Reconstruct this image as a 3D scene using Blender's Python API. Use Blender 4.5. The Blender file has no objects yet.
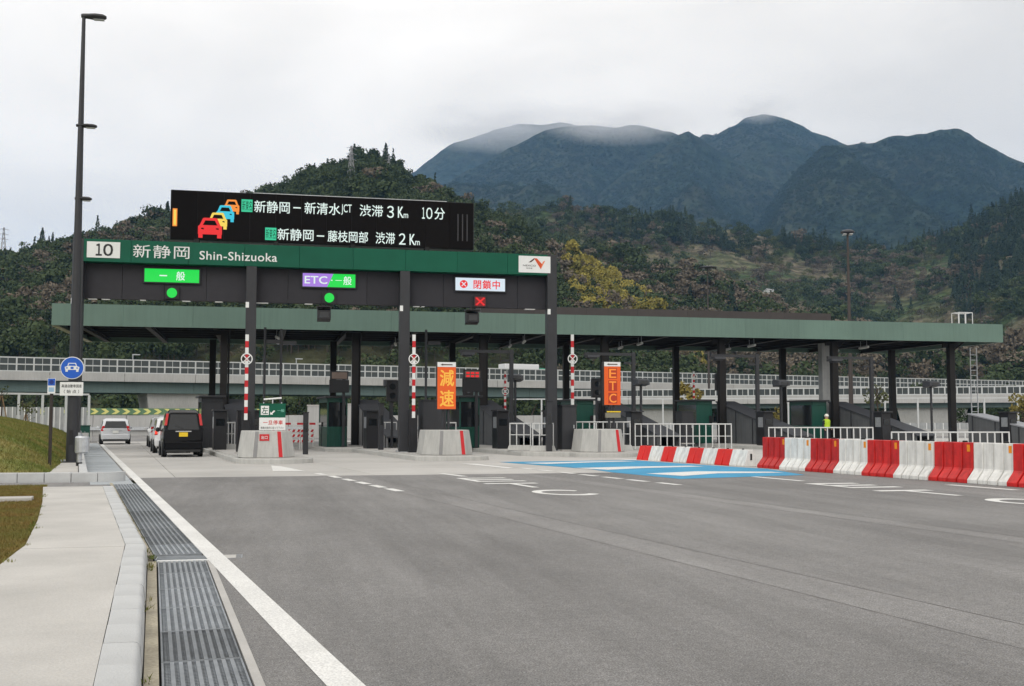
import bpy, bmesh, math, random
import numpy as np
from mathutils import Vector, Matrix, noise as mnoise

scene = bpy.context.scene
COL = scene.collection
R = math.radians
random.seed(7)
rng = np.random.default_rng(7)

# ------------------------------------------------------------------ camera
EYE, FOCAL_PX, YAW, PITCH = 1.45, 1100.0, R(13.0), math.atan(77 / 1100.0)
cam = bpy.data.cameras.new('camera')
cam.sensor_width = 36.0
cam.lens = 36.0 * FOCAL_PX / 1024.0
cam.clip_start, cam.clip_end = 0.1, 20000.0
camo = bpy.data.objects.new('camera', cam)
COL.objects.link(camo)
camo.location = (0, 0, EYE)
camo.rotation_euler = (R(90) + PITCH, 0, -YAW)
scene.camera = camo

# ------------------------------------------------------------------ sky, sun, exposure
SUN_EL, SUN_AZ = R(36), R(212)
w = bpy.data.worlds.new('World')
scene.world = w
w.use_nodes = True
nt = w.node_tree
nt.nodes.clear()
N = nt.nodes.new
out = N('ShaderNodeOutputWorld')
sky = N('ShaderNodeTexSky'); sky.sky_type = 'NISHITA'; sky.sun_disc = False
sky.sun_elevation = SUN_EL; sky.sun_rotation = SUN_AZ
sky.air_density = 1.2; sky.dust_density = 3.0
bg1 = N('ShaderNodeBackground'); bg1.inputs[1].default_value = 0.06
tc = N('ShaderNodeTexCoord')
mp = N('ShaderNodeMapping'); mp.inputs['Scale'].default_value = (1.0, 1.0, 3.2); mp.inputs['Location'].default_value = (0.35, 0.6, 0.0)
nz = N('ShaderNodeTexNoise'); nz.inputs['Scale'].default_value = 1.35; nz.inputs['Detail'].default_value = 7; nz.inputs['Roughness'].default_value = 0.52
nz.inputs['Distortion'].default_value = 0.4
rp = N('ShaderNodeValToRGB')
rp.color_ramp.elements[0].position = 0.34; rp.color_ramp.elements[0].color = (0.95, 0.90, 0.835, 1)
rp.color_ramp.elements[1].position = 0.63; rp.color_ramp.elements[1].color = (1.36, 1.285, 1.19, 1)
bg2 = N('ShaderNodeBackground'); bg2.inputs[1].default_value = 1.0
mix = N('ShaderNodeMixShader'); mix.inputs[0].default_value = 0.95
L = nt.links.new
L(tc.outputs['Generated'], mp.inputs['Vector']); L(mp.outputs[0], nz.inputs['Vector']); L(nz.outputs[0], rp.inputs[0])
# an overcast sky is brighter overhead than at the horizon
sep = N('ShaderNodeSeparateXYZ'); L(tc.outputs['Generated'], sep.inputs[0])
mr = N('ShaderNodeMapRange'); mr.inputs['From Min'].default_value = 0.0; mr.inputs['From Max'].default_value = 1.0
mr.inputs['To Min'].default_value = 1.0; mr.inputs['To Max'].default_value = 1.35
L(sep.outputs['Z'], mr.inputs['Value']); L(mr.outputs[0], bg2.inputs[1])
L(sky.outputs[0], bg1.inputs[0]); L(rp.outputs[0], bg2.inputs[0])
L(bg1.outputs[0], mix.inputs[1]); L(bg2.outputs[0], mix.inputs[2]); L(mix.outputs[0], out.inputs[0])

sun = bpy.data.lights.new('sun', 'SUN')
sun.energy = 1.4; sun.angle = R(35); sun.color = (1.0, 0.97, 0.92)
suno = bpy.data.objects.new('sun', sun)
COL.objects.link(suno)
# light travels away from the sun, which stands behind and to the left of the camera
sd = Vector((math.sin(SUN_AZ) * math.cos(SUN_EL), math.cos(SUN_AZ) * math.cos(SUN_EL), math.sin(SUN_EL)))
suno.rotation_euler = (-sd).to_track_quat('-Z', 'Y').to_euler()

vs = scene.view_settings
vs.view_transform = 'Standard'; vs.look = 'None'; vs.gamma = 1.0; vs.exposure = -0.14; vs.use_curve_mapping = False
scene.cycles.max_bounces = 6
scene.cycles.diffuse_bounces = 3
scene.cycles.glossy_bounces = 3
scene.cycles.transmission_bounces = 4
scene.cycles.volume_bounces = 2
scene.cycles.use_denoising = True

# ------------------------------------------------------------------ materials
MATS = {}
def mat(name, col, rough=0.6, metal=0.0, var=0.12, scale=2.0, bump=0.0, bscale=60.0, emit=0.0, coat=0.0, spec=0.4, streak=0.0, rnd=0.0, detail=6, fine=0.0, fscale=120.0, world=False):
    """Principled surface with noise in colour (var), vertical streaks of dirt, per-object tone (rnd) and fine relief."""
    if name in MATS: return MATS[name]
    m = bpy.data.materials.new(name); m.use_nodes = True
    t = m.node_tree; b = t.nodes['Principled BSDF']; n = t.nodes.new; l = t.links.new
    b.inputs['Roughness'].default_value = rough; b.inputs['Metallic'].default_value = metal
    b.inputs['Specular IOR Level'].default_value = spec
    if coat: b.inputs['Coat Weight'].default_value = coat; b.inputs['Coat Roughness'].default_value = 0.08
    c = (col[0], col[1], col[2], 1)
    if emit:
        b.inputs['Base Color'].default_value = (0.01, 0.01, 0.01, 1)
        b.inputs['Emission Color'].default_value = c; b.inputs['Emission Strength'].default_value = emit
        MATS[name] = m; return m
    tc = n('ShaderNodeTexCoord')
    src = tc.outputs['Object']
    if world:
        geo = n('ShaderNodeNewGeometry'); src = geo.outputs['Position']
    cur = None
    def mult(fac_socket, lo, hi, a, bb):
        nonlocal cur
        r = n('ShaderNodeMapRange'); r.inputs['From Min'].default_value = lo; r.inputs['From Max'].default_value = hi
        r.inputs['To Min'].default_value = a; r.inputs['To Max'].default_value = bb
        l(fac_socket, r.inputs['Value'])
        if cur is None: cur = r.outputs[0]
        else:
            mm = n('ShaderNodeMath'); mm.operation = 'MULTIPLY'; l(cur, mm.inputs[0]); l(r.outputs[0], mm.inputs[1]); cur = mm.outputs[0]
    if var:
        z = n('ShaderNodeTexNoise'); z.inputs['Scale'].default_value = scale; z.inputs['Detail'].default_value = detail; z.inputs['Roughness'].default_value = 0.6
        l(src, z.inputs['Vector']); mult(z.outputs[0], 0.3, 0.7, 1 - var, 1 + var)
    if fine:
        z = n('ShaderNodeTexNoise'); z.inputs['Scale'].default_value = fscale; z.inputs['Detail'].default_value = 3
        l(src, z.inputs['Vector']); mult(z.outputs[0], 0.3, 0.7, 1 - fine, 1 + fine)
    if streak:
        mpn = n('ShaderNodeMapping'); mpn.inputs['Scale'].default_value = (6, 6, 0.35); l(src, mpn.inputs['Vector'])
        z = n('ShaderNodeTexNoise'); z.inputs['Scale'].default_value = 1.6; z.inputs['Detail'].default_value = 5
        l(mpn.outputs[0], z.inputs['Vector']); mult(z.outputs[0], 0.42, 0.72, 1.0, 1 - streak)
    if rnd:
        oi = n('ShaderNodeObjectInfo'); mult(oi.outputs['Random'], 0, 1, 1 - rnd, 1 + rnd)
    if cur is not None:
        vm = n('ShaderNodeVectorMath'); vm.operation = 'SCALE'; vm.inputs[0].default_value = col[:3]; l(cur, vm.inputs['Scale'])
        l(vm.outputs[0], b.inputs['Base Color'])
    else:
        b.inputs['Base Color'].default_value = c
    if bump:
        z = n('ShaderNodeTexNoise'); z.inputs['Scale'].default_value = bscale; z.inputs['Detail'].default_value = 4
        l(src, z.inputs['Vector'])
        bp = n('ShaderNodeBump'); bp.inputs['Strength'].default_value = bump; bp.inputs['Distance'].default_value = 0.02
        l(z.outputs[0], bp.inputs['Height']); l(bp.outputs[0], b.inputs['Normal'])
    MATS[name] = m
    return m

def leaf_mat(name, c1, c2, scale=0.02, c3=None):
    """Foliage: tone differs from plant to plant and drifts over the hillside."""
    m = bpy.data.materials.new(name); m.use_nodes = True
    t = m.node_tree; b = t.nodes['Principled BSDF']; n = t.nodes.new; l = t.links.new
    b.inputs['Roughness'].default_value = 0.75; b.inputs['Specular IOR Level'].default_value = 0.25
    oi = n('ShaderNodeObjectInfo'); geo = n('ShaderNodeNewGeometry')
    z = n('ShaderNodeTexNoise'); z.inputs['Scale'].default_value = scale; z.inputs['Detail'].default_value = 4
    l(geo.outputs['Position'], z.inputs['Vector'])
    a = n('ShaderNodeMath'); a.operation = 'ADD'; l(oi.outputs['Random'], a.inputs[0]); l(z.outputs[0], a.inputs[1])
    r = n('ShaderNodeValToRGB')
    e = r.color_ramp.elements
    e[0].position = 0.45; e[0].color = (*c1, 1); e[1].position = 1.15 if c3 is None else 0.85; e[1].color = (*c2, 1)
    if c3 is not None:
        x = e.new(1.0); x.color = (*c3, 1)
    sc = n('ShaderNodeMath'); sc.operation = 'MULTIPLY'; sc.inputs[1].default_value = 0.75; l(a.outputs[0], sc.inputs[0])
    e[0].position = 0.25; e[1].position = 0.75 if c3 is None else 0.6
    if c3 is not None: e[-1].position = 0.92
    l(sc.outputs[0], r.inputs[0]); l(r.outputs[0], b.inputs['Base Color'])
    return m

CONC = mat('concrete', (0.43, 0.42, 0.40), 0.85, var=0.12, scale=1.3, bump=0.25, bscale=45, streak=0.0, rnd=0.04, fine=0.08)
CONC_S = mat('concrete_streaked', (0.45, 0.45, 0.43), 0.85, var=0.10, scale=0.9, bump=0.2, bscale=30, streak=0.16, rnd=0.04, fine=0.05, fscale=40)
KERB = mat('kerb_concrete', (0.47, 0.48, 0.48), 0.85, var=0.10, scale=2.2, bump=0.25, bscale=70, rnd=0.04, fine=0.07)
WALK = mat('walk_concrete', (0.455, 0.443, 0.418), 0.9, var=0.14, scale=0.8, bump=0.25, bscale=70, fine=0.08, fscale=55, detail=9)
APRON = mat('apron_concrete', (0.43, 0.42, 0.40), 0.85, var=0.14, scale=0.28, bump=0.15, bscale=50, rnd=0.06, fine=0.06, world=True)
STEEL = mat('galvanised_steel', (0.52, 0.54, 0.56), 0.45, 0.85, var=0.15, scale=8)
GRATE_D = mat('grate_steel', (0.26, 0.28, 0.30), 0.55, 0.55, var=0.2, scale=6, rnd=0.28)
WHITE = mat('white_paint_metal', (0.74, 0.75, 0.74), 0.45, var=0.06, scale=4, streak=0.10)
POST = mat('charcoal_paint', (0.030, 0.031, 0.035), 0.45, var=0.12, scale=2, streak=0.12)
BLACKM = mat('black_paint', (0.012, 0.012, 0.014), 0.4, var=0.1, scale=4)
BOARD = mat('charcoal_board', (0.034, 0.033, 0.038), 0.65, spec=0.2, var=0.10, scale=3, rnd=0.10, fine=0.06, fscale=60)
GREEN = mat('sign_green', (0.006, 0.090, 0.052), 0.5, spec=0.2, var=0.08, scale=1.5, rnd=0.05)
FASCIA = mat('fascia_green', (0.118, 0.190, 0.158), 0.5, var=0.07, scale=0.6, streak=0.10, rnd=0.05)
COLD = mat('brown_black_paint', (0.014, 0.0125, 0.012), 0.55, var=0.15, scale=2, streak=0.15, spec=0.25)
STEELD = mat('dark_steel_beam', (0.020, 0.019, 0.020), 0.65, spec=0.2, var=0.15, scale=2)
REFL = mat('sign_white', (0.72, 0.73, 0.72), 0.4, var=0.04, scale=3)
REDP = mat('red_paint', (0.50, 0.012, 0.018), 0.4, var=0.08, scale=5)
BLUEP = mat('blue_sign_paint', (0.012, 0.10, 0.50), 0.35, var=0.05, scale=4)
BOOTHG = mat('booth_green', (0.005, 0.060, 0.042), 0.45, var=0.10, scale=3, streak=0.1)
GLASSD = mat('dark_glass', (0.012, 0.014, 0.016), 0.08, var=0, spec=0.6)
RUBBER = mat('rubber', (0.015, 0.015, 0.015), 0.8, var=0.15, scale=20)
SHEETD = mat('grey_roof_sheet', (0.055, 0.058, 0.066), 0.5, var=0.12, scale=2, streak=0.15)
YELLOW = mat('yellow_paint', (0.72, 0.50, 0.02), 0.5)
PRINT = mat('black_print', (0.02, 0.02, 0.02), 0.6, var=0)
REDPRINT = mat('red_print', (0.55, 0.02, 0.02), 0.5, var=0)

# ------------------------------------------------------------------ mesh helpers
class MB:
    def __init__(s): s.v = []; s.f = []
    def add(s, vs, fs):
        o = len(s.v); s.v.extend([tuple(p) for p in vs]); s.f.extend([tuple(i + o for i in f) for f in fs]); return s
    def hexa(s, p):   # 4 bottom (ccw from above), 4 top
        return s.add(p, [(3, 2, 1, 0), (4, 5, 6, 7), (0, 1, 5, 4), (1, 2, 6, 5), (2, 3, 7, 6), (3, 0, 4, 7)])
    def box(s, x0, x1, y0, y1, z0, z1):
        return s.hexa([(x0, y0, z0), (x1, y0, z0), (x1, y1, z0), (x0, y1, z0), (x0, y0, z1), (x1, y0, z1), (x1, y1, z1), (x0, y1, z1)])
    def prism(s, poly, axis, a, b):
        """poly: 2-D points ccw in the plane across the axis; x: (y,z), y: (x,z), z: (x,y)."""
        n = len(poly)
        def P(p, t): return {'x': (t, p[0], p[1]), 'y': (p[0], t, p[1]), 'z': (p[0], p[1], t)}[axis]
        vs = [P(p, a) for p in poly] + [P(p, b) for p in poly]
        fs = [tuple(range(n))[::-1], tuple(range(n, 2 * n))] + [(i, (i + 1) % n, n + (i + 1) % n, n + i) for i in range(n)]
        if axis == 'y': fs = [f[::-1] for f in fs]
        return s.add(vs, fs)
    def tube(s, pts, r, n=8, cap=True):
        pts = [Vector(p) for p in pts]; k = len(pts)
        rs = [r] * k if isinstance(r, (int, float)) else list(r)
        vs = []; up = None
        for i, p in enumerate(pts):
            d = (pts[min(i + 1, k - 1)] - pts[max(i - 1, 0)]).normalized()
            if up is None:
                up = Vector((0, 0, 1)) if abs(d.z) < 0.9 else Vector((1, 0, 0))
            a = d.cross(up).normalized(); b = a.cross(d).normalized(); up = b
            for j in range(n):
                t = 2 * math.pi * (j + 0.5) / n
                vs.append(p + (a * math.cos(t) + b * math.sin(t)) * rs[i])
        fs = [(i * n + j, i * n + (j + 1) % n, (i + 1) * n + (j + 1) % n, (i + 1) * n + j) for i in range(k - 1) for j in range(n)]
        fs = [f[::-1] for f in fs]
        if cap: fs += [tuple(range(n)), tuple(range((k - 1) * n, k * n))[::-1]]
        return s.add(vs, fs)
    def lathe(s, prof, n=16, c=(0, 0, 0), axis='z'):
        k = len(prof); vs = []
        for r, z in prof:
            for j in range(n):
                t = 2 * math.pi * j / n; x, y = r * math.cos(t), r * math.sin(t)
                vs.append({'z': (c[0] + x, c[1] + y, c[2] + z), 'x': (c[0] + z, c[1] + x, c[2] + y), 'y': (c[0] + y, c[1] + z, c[2] + x)}[axis])
        fs = [(i * n + j, i * n + (j + 1) % n, (i + 1) * n + (j + 1) % n, (i + 1) * n + j) for i in range(k - 1) for j in range(n)]
        fs += [tuple(range(n))[::-1], tuple(range((k - 1) * n, k * n))]
        return s.add(vs, fs)
    def sheet(s, poly, z):
        return s.add([(p[0], p[1], z) for p in poly], [tuple(range(len(poly)))])
    def wallpoly(s, poly, y, t=0.01):
        """a flat shape in the x-z plane facing -y, t thick"""
        return s.prism(poly, 'y', y - t, y)
    def mesh(s, name, material, bevel=0, smooth=False, seg=1):
        me = bpy.data.meshes.new(name)
        me.from_pydata(s.v, [], s.f)
        bm = bmesh.new(); bm.from_mesh(me)
        bmesh.ops.recalc_face_normals(bm, faces=bm.faces)
        if bevel:
            bmesh.ops.bevel(bm, geom=[e for e in bm.edges if len(e.link_faces) == 2 and e.calc_face_angle(0) > 0.5], offset=bevel, segments=seg, affect='EDGES', profile=0.6)
        bm.to_mesh(me); bm.free()
        if smooth:
            me.polygons.foreach_set('use_smooth', [True] * len(me.polygons))
            me.set_sharp_from_angle(angle=R(38))
        me.materials.append(material)
        return me
    def build(s, name, material, parent=None, bevel=0, smooth=False, seg=1, loc=None, rz=0):
        return link(name, s.mesh(name, material, bevel, smooth, seg), parent, loc, rz)

def link(name, me, parent=None, loc=None, rz=0):
    o = bpy.data.objects.new(name, me); COL.objects.link(o)
    if parent is not None: o.parent = parent
    if loc is not None: o.location = loc
    if rz: o.rotation_euler = (0, 0, rz)
    return o

def tag(o, label, cat, group=None):
    o['label'] = label; o['category'] = cat
    if group: o['group'] = group
    return o

def thing(name, label, cat, loc=(0, 0, 0), rz=0, group=None):
    o = bpy.data.objects.new(name, None); COL.objects.link(o)
    o.empty_display_size = 0.2
    o.location = loc; o.rotation_euler = (0, 0, rz)
    return tag(o, label, cat, group)

def structure(o):
    o['kind'] = 'structure'; return o
def stuff(o):
    o['kind'] = 'stuff'; return o

KIDS = {}
def copy_tree(o, parent=None, loc=None, rz=None, label=None):
    c = o.copy(); COL.objects.link(c)
    if parent is not None: c.parent = parent
    if loc is not None: c.location = loc
    if rz is not None: c.rotation_euler = (0, 0, rz)
    if label: c['label'] = label
    for ch in [x for x in o.children]:
        copy_tree(ch, c)
    return c

def box(name, m, parent, x0, x1, y0, y1, z0, z1, bevel=0):
    return MB().box(x0, x1, y0, y1, z0, z1).build(name, m, parent, bevel)

def glyphs(name, body, cx, cz, wd, ht, y, m, parent, bold=0.0, plane='xz', spacing=1.0):
    """lettering as a thin flat mesh fitted into wd x ht, centred on (cx, cz), facing -y (or lying flat for plane 'xy')"""
    cu = bpy.data.curves.new(name, 'FONT'); cu.body = body; cu.resolution_u = 3; cu.space_character = spacing
    tmp = bpy.data.objects.new(name, cu); COL.objects.link(tmp)
    dg = bpy.context.evaluated_depsgraph_get()
    me = bpy.data.meshes.new_from_object(tmp.evaluated_get(dg))
    bpy.data.objects.remove(tmp); bpy.data.curves.remove(cu)
    co = np.empty(len(me.vertices) * 3); me.vertices.foreach_get('co', co); co = co.reshape(-1, 3)
    lo, hi = co.min(0), co.max(0); d = np.maximum(hi - lo, 1e-6)
    x = cx + ((co[:, 0] - lo[0]) / d[0] - 0.5) * wd
    if ht is None: ht = wd * d[1] / d[0]
    z = cz + ((co[:, 1] - lo[1]) / d[1] - 0.5) * ht
    yy = np.full(len(x), y)
    co = np.stack([x, yy, z], 1) if plane == 'xz' else np.stack([x, z, yy], 1)
    if bold:       # heavier strokes: the glyph laid over itself, each copy a hair in front of the last
        F_ = [tuple(p.vertices) for p in me.polygons]; n = len(co); b_ = bold * ht * 0.9; V_ = []; G_ = []
        ax = 2 if plane == 'xz' else 1
        for k, (sx, sz) in enumerate(((-1, -1), (1, -1), (-1, 1), (1, 1))):
            c = co.copy(); c[:, 0] += sx * b_; c[:, ax] += sz * b_; c[:, 1 if plane == 'xz' else 2] += (-0.0006 if plane == 'xz' else 0.0006) * k
            V_ += c.tolist(); G_ += [tuple(i + n * k for i in f) for f in F_]
        me = bpy.data.meshes.new(name); me.from_pydata(V_, [], G_)
    else:
        me.vertices.foreach_set('co', co.ravel()); me.update()
    me.name = name; me.materials.clear(); me.materials.append(m)
    return link(name, me, parent)

def CF(x, y):
    """right / forward distances from the camera to plaza axes"""
    return (x * math.cos(YAW) + y * math.sin(YAW), -x * math.sin(YAW) + y * math.cos(YAW))

SK = -0.12           # the lanes run a little left of square to the gantry
LANE_RZ = math.atan(-SK)
# ================================================================== THE SETTING
# ground: one sheet to the horizon
GROUND = mat('ground_earth', (0.075, 0.085, 0.04), 0.95, var=0.35, scale=0.02, world=True, fine=0.2, fscale=0.6)
structure(MB().sheet([(-7000, -300), (7000, -300), (7000, 7000), (-7000, 7000)], -0.10).build('ground', GROUND))

ASPH = bpy.data.materials.new('asphalt'); ASPH.use_nodes = True
def make_asphalt():
    t = ASPH.node_tree; b = t.nodes['Principled BSDF']; n = t.nodes.new; l = t.links.new
    geo = n('ShaderNodeNewGeometry'); P = geo.outputs['Position']
    b.inputs['Roughness'].default_value = 0.86; b.inputs['Specular IOR Level'].default_value = 0.35
    def noise(sc, det=5, vec=P, rough=0.6):
        z = n('ShaderNodeTexNoise'); z.inputs['Scale'].default_value = sc; z.inputs['Detail'].default_value = det; z.inputs['Roughness'].default_value = rough
        l(vec, z.inputs['Vector']); return z.outputs[0]
    def rng_(s, a, bb, c, d):
        r = n('ShaderNodeMapRange'); r.inputs['From Min'].default_value = a; r.inputs['From Max'].default_value = bb
        r.inputs['To Min'].default_value = c; r.inputs['To Max'].default_value = d; l(s, r.inputs['Value']); return r.outputs[0]
    def mul(a, bb):
        m = n('ShaderNodeMath'); m.operation = 'MULTIPLY'; l(a, m.inputs[0]); l(bb, m.inputs[1]); return m.outputs[0]
    mpn = n('ShaderNodeMapping'); mpn.inputs['Rotation'].default_value = (0, 0, -R(7)); mpn.inputs['Scale'].default_value = (1, 0.10, 1)
    l(P, mpn.inputs['Vector'])
    tracks = rng_(noise(0.8, 9, mpn.outputs[0], 0.72), 0.3, 0.7, 0.74, 1.26)          # bands left by the paver and by wheels
    blot = mul(rng_(noise(0.30, 9, P, 0.7), 0.3, 0.7, 0.86, 1.14), rng_(noise(13, 4), 0.38, 0.62, 0.91, 1.09))
    grit = rng_(noise(95, 3), 0.38, 0.62, 0.55, 1.45)                               # aggregate
    grit2 = rng_(noise(42, 3), 0.38, 0.62, 0.86, 1.14)
    oi = n('ShaderNodeObjectInfo'); sc_ = n('ShaderNodeSeparateColor'); l(oi.outputs['Color'], sc_.inputs[0]); tone = sc_.outputs[0]
    # rare dark specks and stains
    vor = n('ShaderNodeTexVoronoi'); vor.inputs['Scale'].default_value = 1.1; l(P, vor.inputs['Vector'])
    spot = rng_(vor.outputs['Distance'], 0.006, 0.018, 0.5, 1.0)
    f = mul(mul(mul(tracks, blot), mul(grit, grit2)), mul(tone, spot))
    vm = n('ShaderNodeVectorMath'); vm.operation = 'SCALE'; vm.inputs[0].default_value = (0.198, 0.194, 0.190); l(f, vm.inputs['Scale'])
    l(vm.outputs[0], b.inputs['Base Color'])
    bp = n('ShaderNodeBump'); bp.inputs['Strength'].default_value = 0.55; bp.inputs['Distance'].default_value = 0.012
    l(noise(95, 3), bp.inputs['Height']); l(bp.outputs[0], b.inputs['Normal'])
make_asphalt()
SEAM = mat('asphalt_seam', (0.150, 0.145, 0.140), 0.9, var=0.35, scale=3, fine=0.3, fscale=90, world=True)
CRACK = mat('joint_filler', (0.20, 0.195, 0.19), 0.9, var=0.2, scale=5)

# --- the lines the left verge is set out by
def kerb_x(y): return -0.56 - 0.088 * (y - 5.8) if y < 12.3 else -1.132 - 0.150 * (y - 12.3)
def drain_l(y): return -0.50 - 0.088 * (y - 6.4) if y < 12.3 else -1.04 - 0.150 * (y - 12.3)
def drain_r(y): return drain_l(y) + (0.50 if y < 12.3 else 0.53)
def line_x(y): return 0.49 - 0.15 * (y - 6.2)
Y_AP = 29.2           # where asphalt gives way to the concrete apron

road = structure(MB().sheet([(-260, 78.0), (260, 78.0), (260, 135), (-260, 135)], -0.012).build('road', ASPH))
# asphalt in front of the gates, laid in paver-wide strips; a seam between neighbours
cuts = [None, 4.3, 4.95, 9.0, 9.5, 14.2, 20, 30, 60]
TONE = [0.95, 1.10, 1.02, 1.12, 0.93, 1.0, 0.96, 1.0]
def cut_x(c, y): return c + SK * (y - 10)
for i in range(len(cuts) - 1):
    a, b = cuts[i], cuts[i + 1]
    ys = [-20, 0, 6, 12.29, 12.31, 20, Y_AP]
    left = [((drain_r(y) + 0.055) if a is None else cut_x(a, y) + 0.012, y) for y in ys]
    right = [(cut_x(b, y) - 0.012, y) for y in ys]
    m = MB()
    for k in range(len(ys) - 1):
        o = len(m.v)
        m.add([(left[k][0], left[k][1], 0), (right[k][0], right[k][1], 0), (right[k + 1][0], right[k + 1][1], 0), (left[k + 1][0], left[k + 1][1], 0)], [(0, 1, 2, 3)])
    ps = m.build('paving_strip', ASPH, road); ps.color = (TONE[i],) * 3 + (1,)
    if i < 7:
        MB().sheet([(cut_x(b, -20) - 0.03, -20), (cut_x(b, -20) + 0.03, -20), (cut_x(b, Y_AP) + 0.03, Y_AP), (cut_x(b, Y_AP) - 0.03, Y_AP)], -0.002).build('paving_seam', SEAM, road)

# concrete apron under the gantry and canopy, in slabs with open joints
apron = structure(MB().sheet([(line_x(Y_AP) - 0.5, Y_AP), (62, Y_AP), (62 + SK * 49, 78), (line_x(78) - 4, 78)], -0.02).build('apron', CRACK))
SLX, SLY, JO = 5.1, 4.9, 0.018
me_slab = None
for j in range(10):
    for i in range(-2, 13):
        y0 = Y_AP + 0.012 + j * SLY; xo = -2.0 + i * SLX + SK * (y0 - Y_AP)
        lx = line_x(y0) - 0.15
        if xo + SLX < lx: continue
        if me_slab is None:
            me_slab = MB().hexa([(JO / 2, 0, -0.06), (SLX - JO / 2, 0, -0.06), (SLX - JO / 2 + SK * SLY, SLY - JO, -0.06), (JO / 2 + SK * SLY, SLY - JO, -0.06),
                                 (JO / 2, 0, 0), (SLX - JO / 2, 0, 0), (SLX - JO / 2 + SK * SLY, SLY - JO, 0), (JO / 2 + SK * SLY, SLY - JO, 0)]).mesh('slab', APRON)
        if xo < lx:      # trimmed along the edge line
            l0, l1 = line_x(y0) - 0.12, line_x(y0 + SLY - JO) - 0.12
            r0, r1 = xo + SLX - JO / 2, xo + SLX - JO / 2 + SK * SLY
            MB().hexa([(l0, y0, -0.06), (r0, y0, -0.06), (r1, y0 + SLY - JO, -0.06), (l1, y0 + SLY - JO, -0.06),
                       (l0, y0, 0), (r0, y0, 0), (r1, y0 + SLY - JO, 0), (l1, y0 + SLY - JO, 0)]).build('slab', APRON, apron)
        else:
            link('slab', me_slab, apron, (xo, y0, random.uniform(-0.002, 0.0)))

# --- painted markings (children of the road)
PAINT = mat('road_paint', (0.66, 0.66, 0.64), 0.7, var=0.10, scale=1.2, fine=0.22, fscale=70, bump=0.3, bscale=95, world=True)
BLUELANE = mat('blue_lane_paint', (0.035, 0.27, 0.47), 0.75, var=0.12, scale=1.0, fine=0.15, fscale=60, world=True)
def mark(poly, z=0.004, m=PAINT, name='road_marking', parent=None):
    return MB().sheet(poly, z).build(name, m, parent or road)
for y0, y1 in ((-4, 12.0), (12.0, 29.1), (29.1, 73.5)):
    mark([(line_x(y0) - 0.10, y0), (line_x(y0) + 0.10, y0), (line_x(y1) + 0.10, y1), (line_x(y1) - 0.10, y1)], 0.004, name='edge_line')
def along(x0, y0, y1, wd, sl=SK, **k):
    return mark([(x0 - wd / 2, y0), (x0 + wd / 2, y0), (x0 + sl * (y1 - y0) + wd / 2, y1), (x0 + sl * (y1 - y0) - wd / 2, y1)], **k)
for x, y in ((2.86, 22.5), (2.66, 23.8), (2.46, 25.2), (2.25, 26.6), (2.02, 28.1), (1.75, 29.6)):
    along(x, y, y + 0.95, 0.20, sl=-0.15, name='lane_dash')
for x, y in ((9.22, 23.3), (8.98, 24.7), (8.78, 26.05), (8.58, 27.4), (8.38, 28.8), (8.16, 30.2), (7.95, 31.6)):
    along(x, y, y + 0.95, 0.20, sl=-0.16, name='lane_dash')
along(12.66, 24.1, 26.7, 0.20, name='lane_line'); along(5.22, 28.0, 29.7, 0.2, sl=-0.2, name='lane_line')
along(15.35, 20.0, 22.0, 0.22, name='lane_line')
# triangles ahead of the island noses
mark([(0.45, 32.2), (1.35, 31.9), (0.75, 35.4), (0.45, 36.0)], name='nose_marking')
mark([(7.35, 32.4), (7.60, 32.6), (7.1, 36.0), (6.6, 36.2)], name='nose_marking')
mark([(13.6, 36.6), (13.9, 36.7), (13.4, 39.4), (12.9, 39.6)], name='nose_marking')
def road_letter(ch, x, y, wd=1.22, ln=1.75, st=0.17):
    """x, y: near left corner; strokes lie along the lane, top away from the camera"""
    def bar(a, b, c, d): return [(x + u + SK * v, y + v) for u, v in ((a, c), (b, c), (b, d), (a, d))]
    m = MB(); s2 = 0.30
    if ch == 'E':
        shapes = [bar(0, st, 0, ln), bar(st, wd, 0, s2), bar(st, wd * .95, ln / 2 - s2 / 2, ln / 2 + s2 / 2), bar(st, wd, ln - s2, ln)]
    elif ch == 'T':
        shapes = [bar(0, wd, ln - s2, ln), bar(wd / 2 - st / 2, wd / 2 + st / 2, 0, ln - s2)]
    else:
        shapes = []
        cx, cy, rx, ry = wd / 2, ln / 2, wd / 2, ln / 2
        an = [R(38 + i * (284 / 22)) for i in range(23)]
        for i in range(22):
            q = []
            for t, k in ((an[i], 1), (an[i + 1], 1), (an[i + 1], 0), (an[i], 0)):
                ex, ey = (rx, ry) if k else (rx - st, ry - s2)
                q.append((cx + ex * math.cos(t), cy + ey * math.sin(t)))
            shapes.append([(x + u + SK * v, y + v) for u, v in q])
    for p in shapes: m.sheet(p, 0.004)
    return m.build('road_letter', PAINT, road)
for ch, x, y in (('E', 5.05, 25.5), ('T', 5.25, 23.1), ('C', 5.52, 20.5), ('E', 12.4, 21.4), ('T', 12.55, 18.8), ('C', 12.9, 16.2)):
    road_letter(ch, x, y)
# blue lane panel with its white pointers
mark([(8.15, 37.3), (13.2, 38.0), (13.9, 34.0), (14.75, 30.3), (14.1, 26.7), (10.15, 25.6), (9.6, 29.2), (9.6, 31.2)], 0.005, BLUELANE, 'blue_lane_panel')
for pts in ([(8.7, 36.1), (9.3, 35.2), (11.2, 36.2), (13.0, 36.8), (12.6, 37.3), (11.0, 36.9)],
            [(9.3, 32.0), (9.95, 30.7), (11.4, 31.6), (13.6, 32.2), (13.3, 32.8), (11.2, 32.6)],
            [(10.25, 28.3), (10.75, 26.9), (12.2, 28.0), (14.1, 27.9), (14.0, 28.5), (12.1, 29.2)]):
    mark(pts, 0.009, name='lane_pointer')

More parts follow.
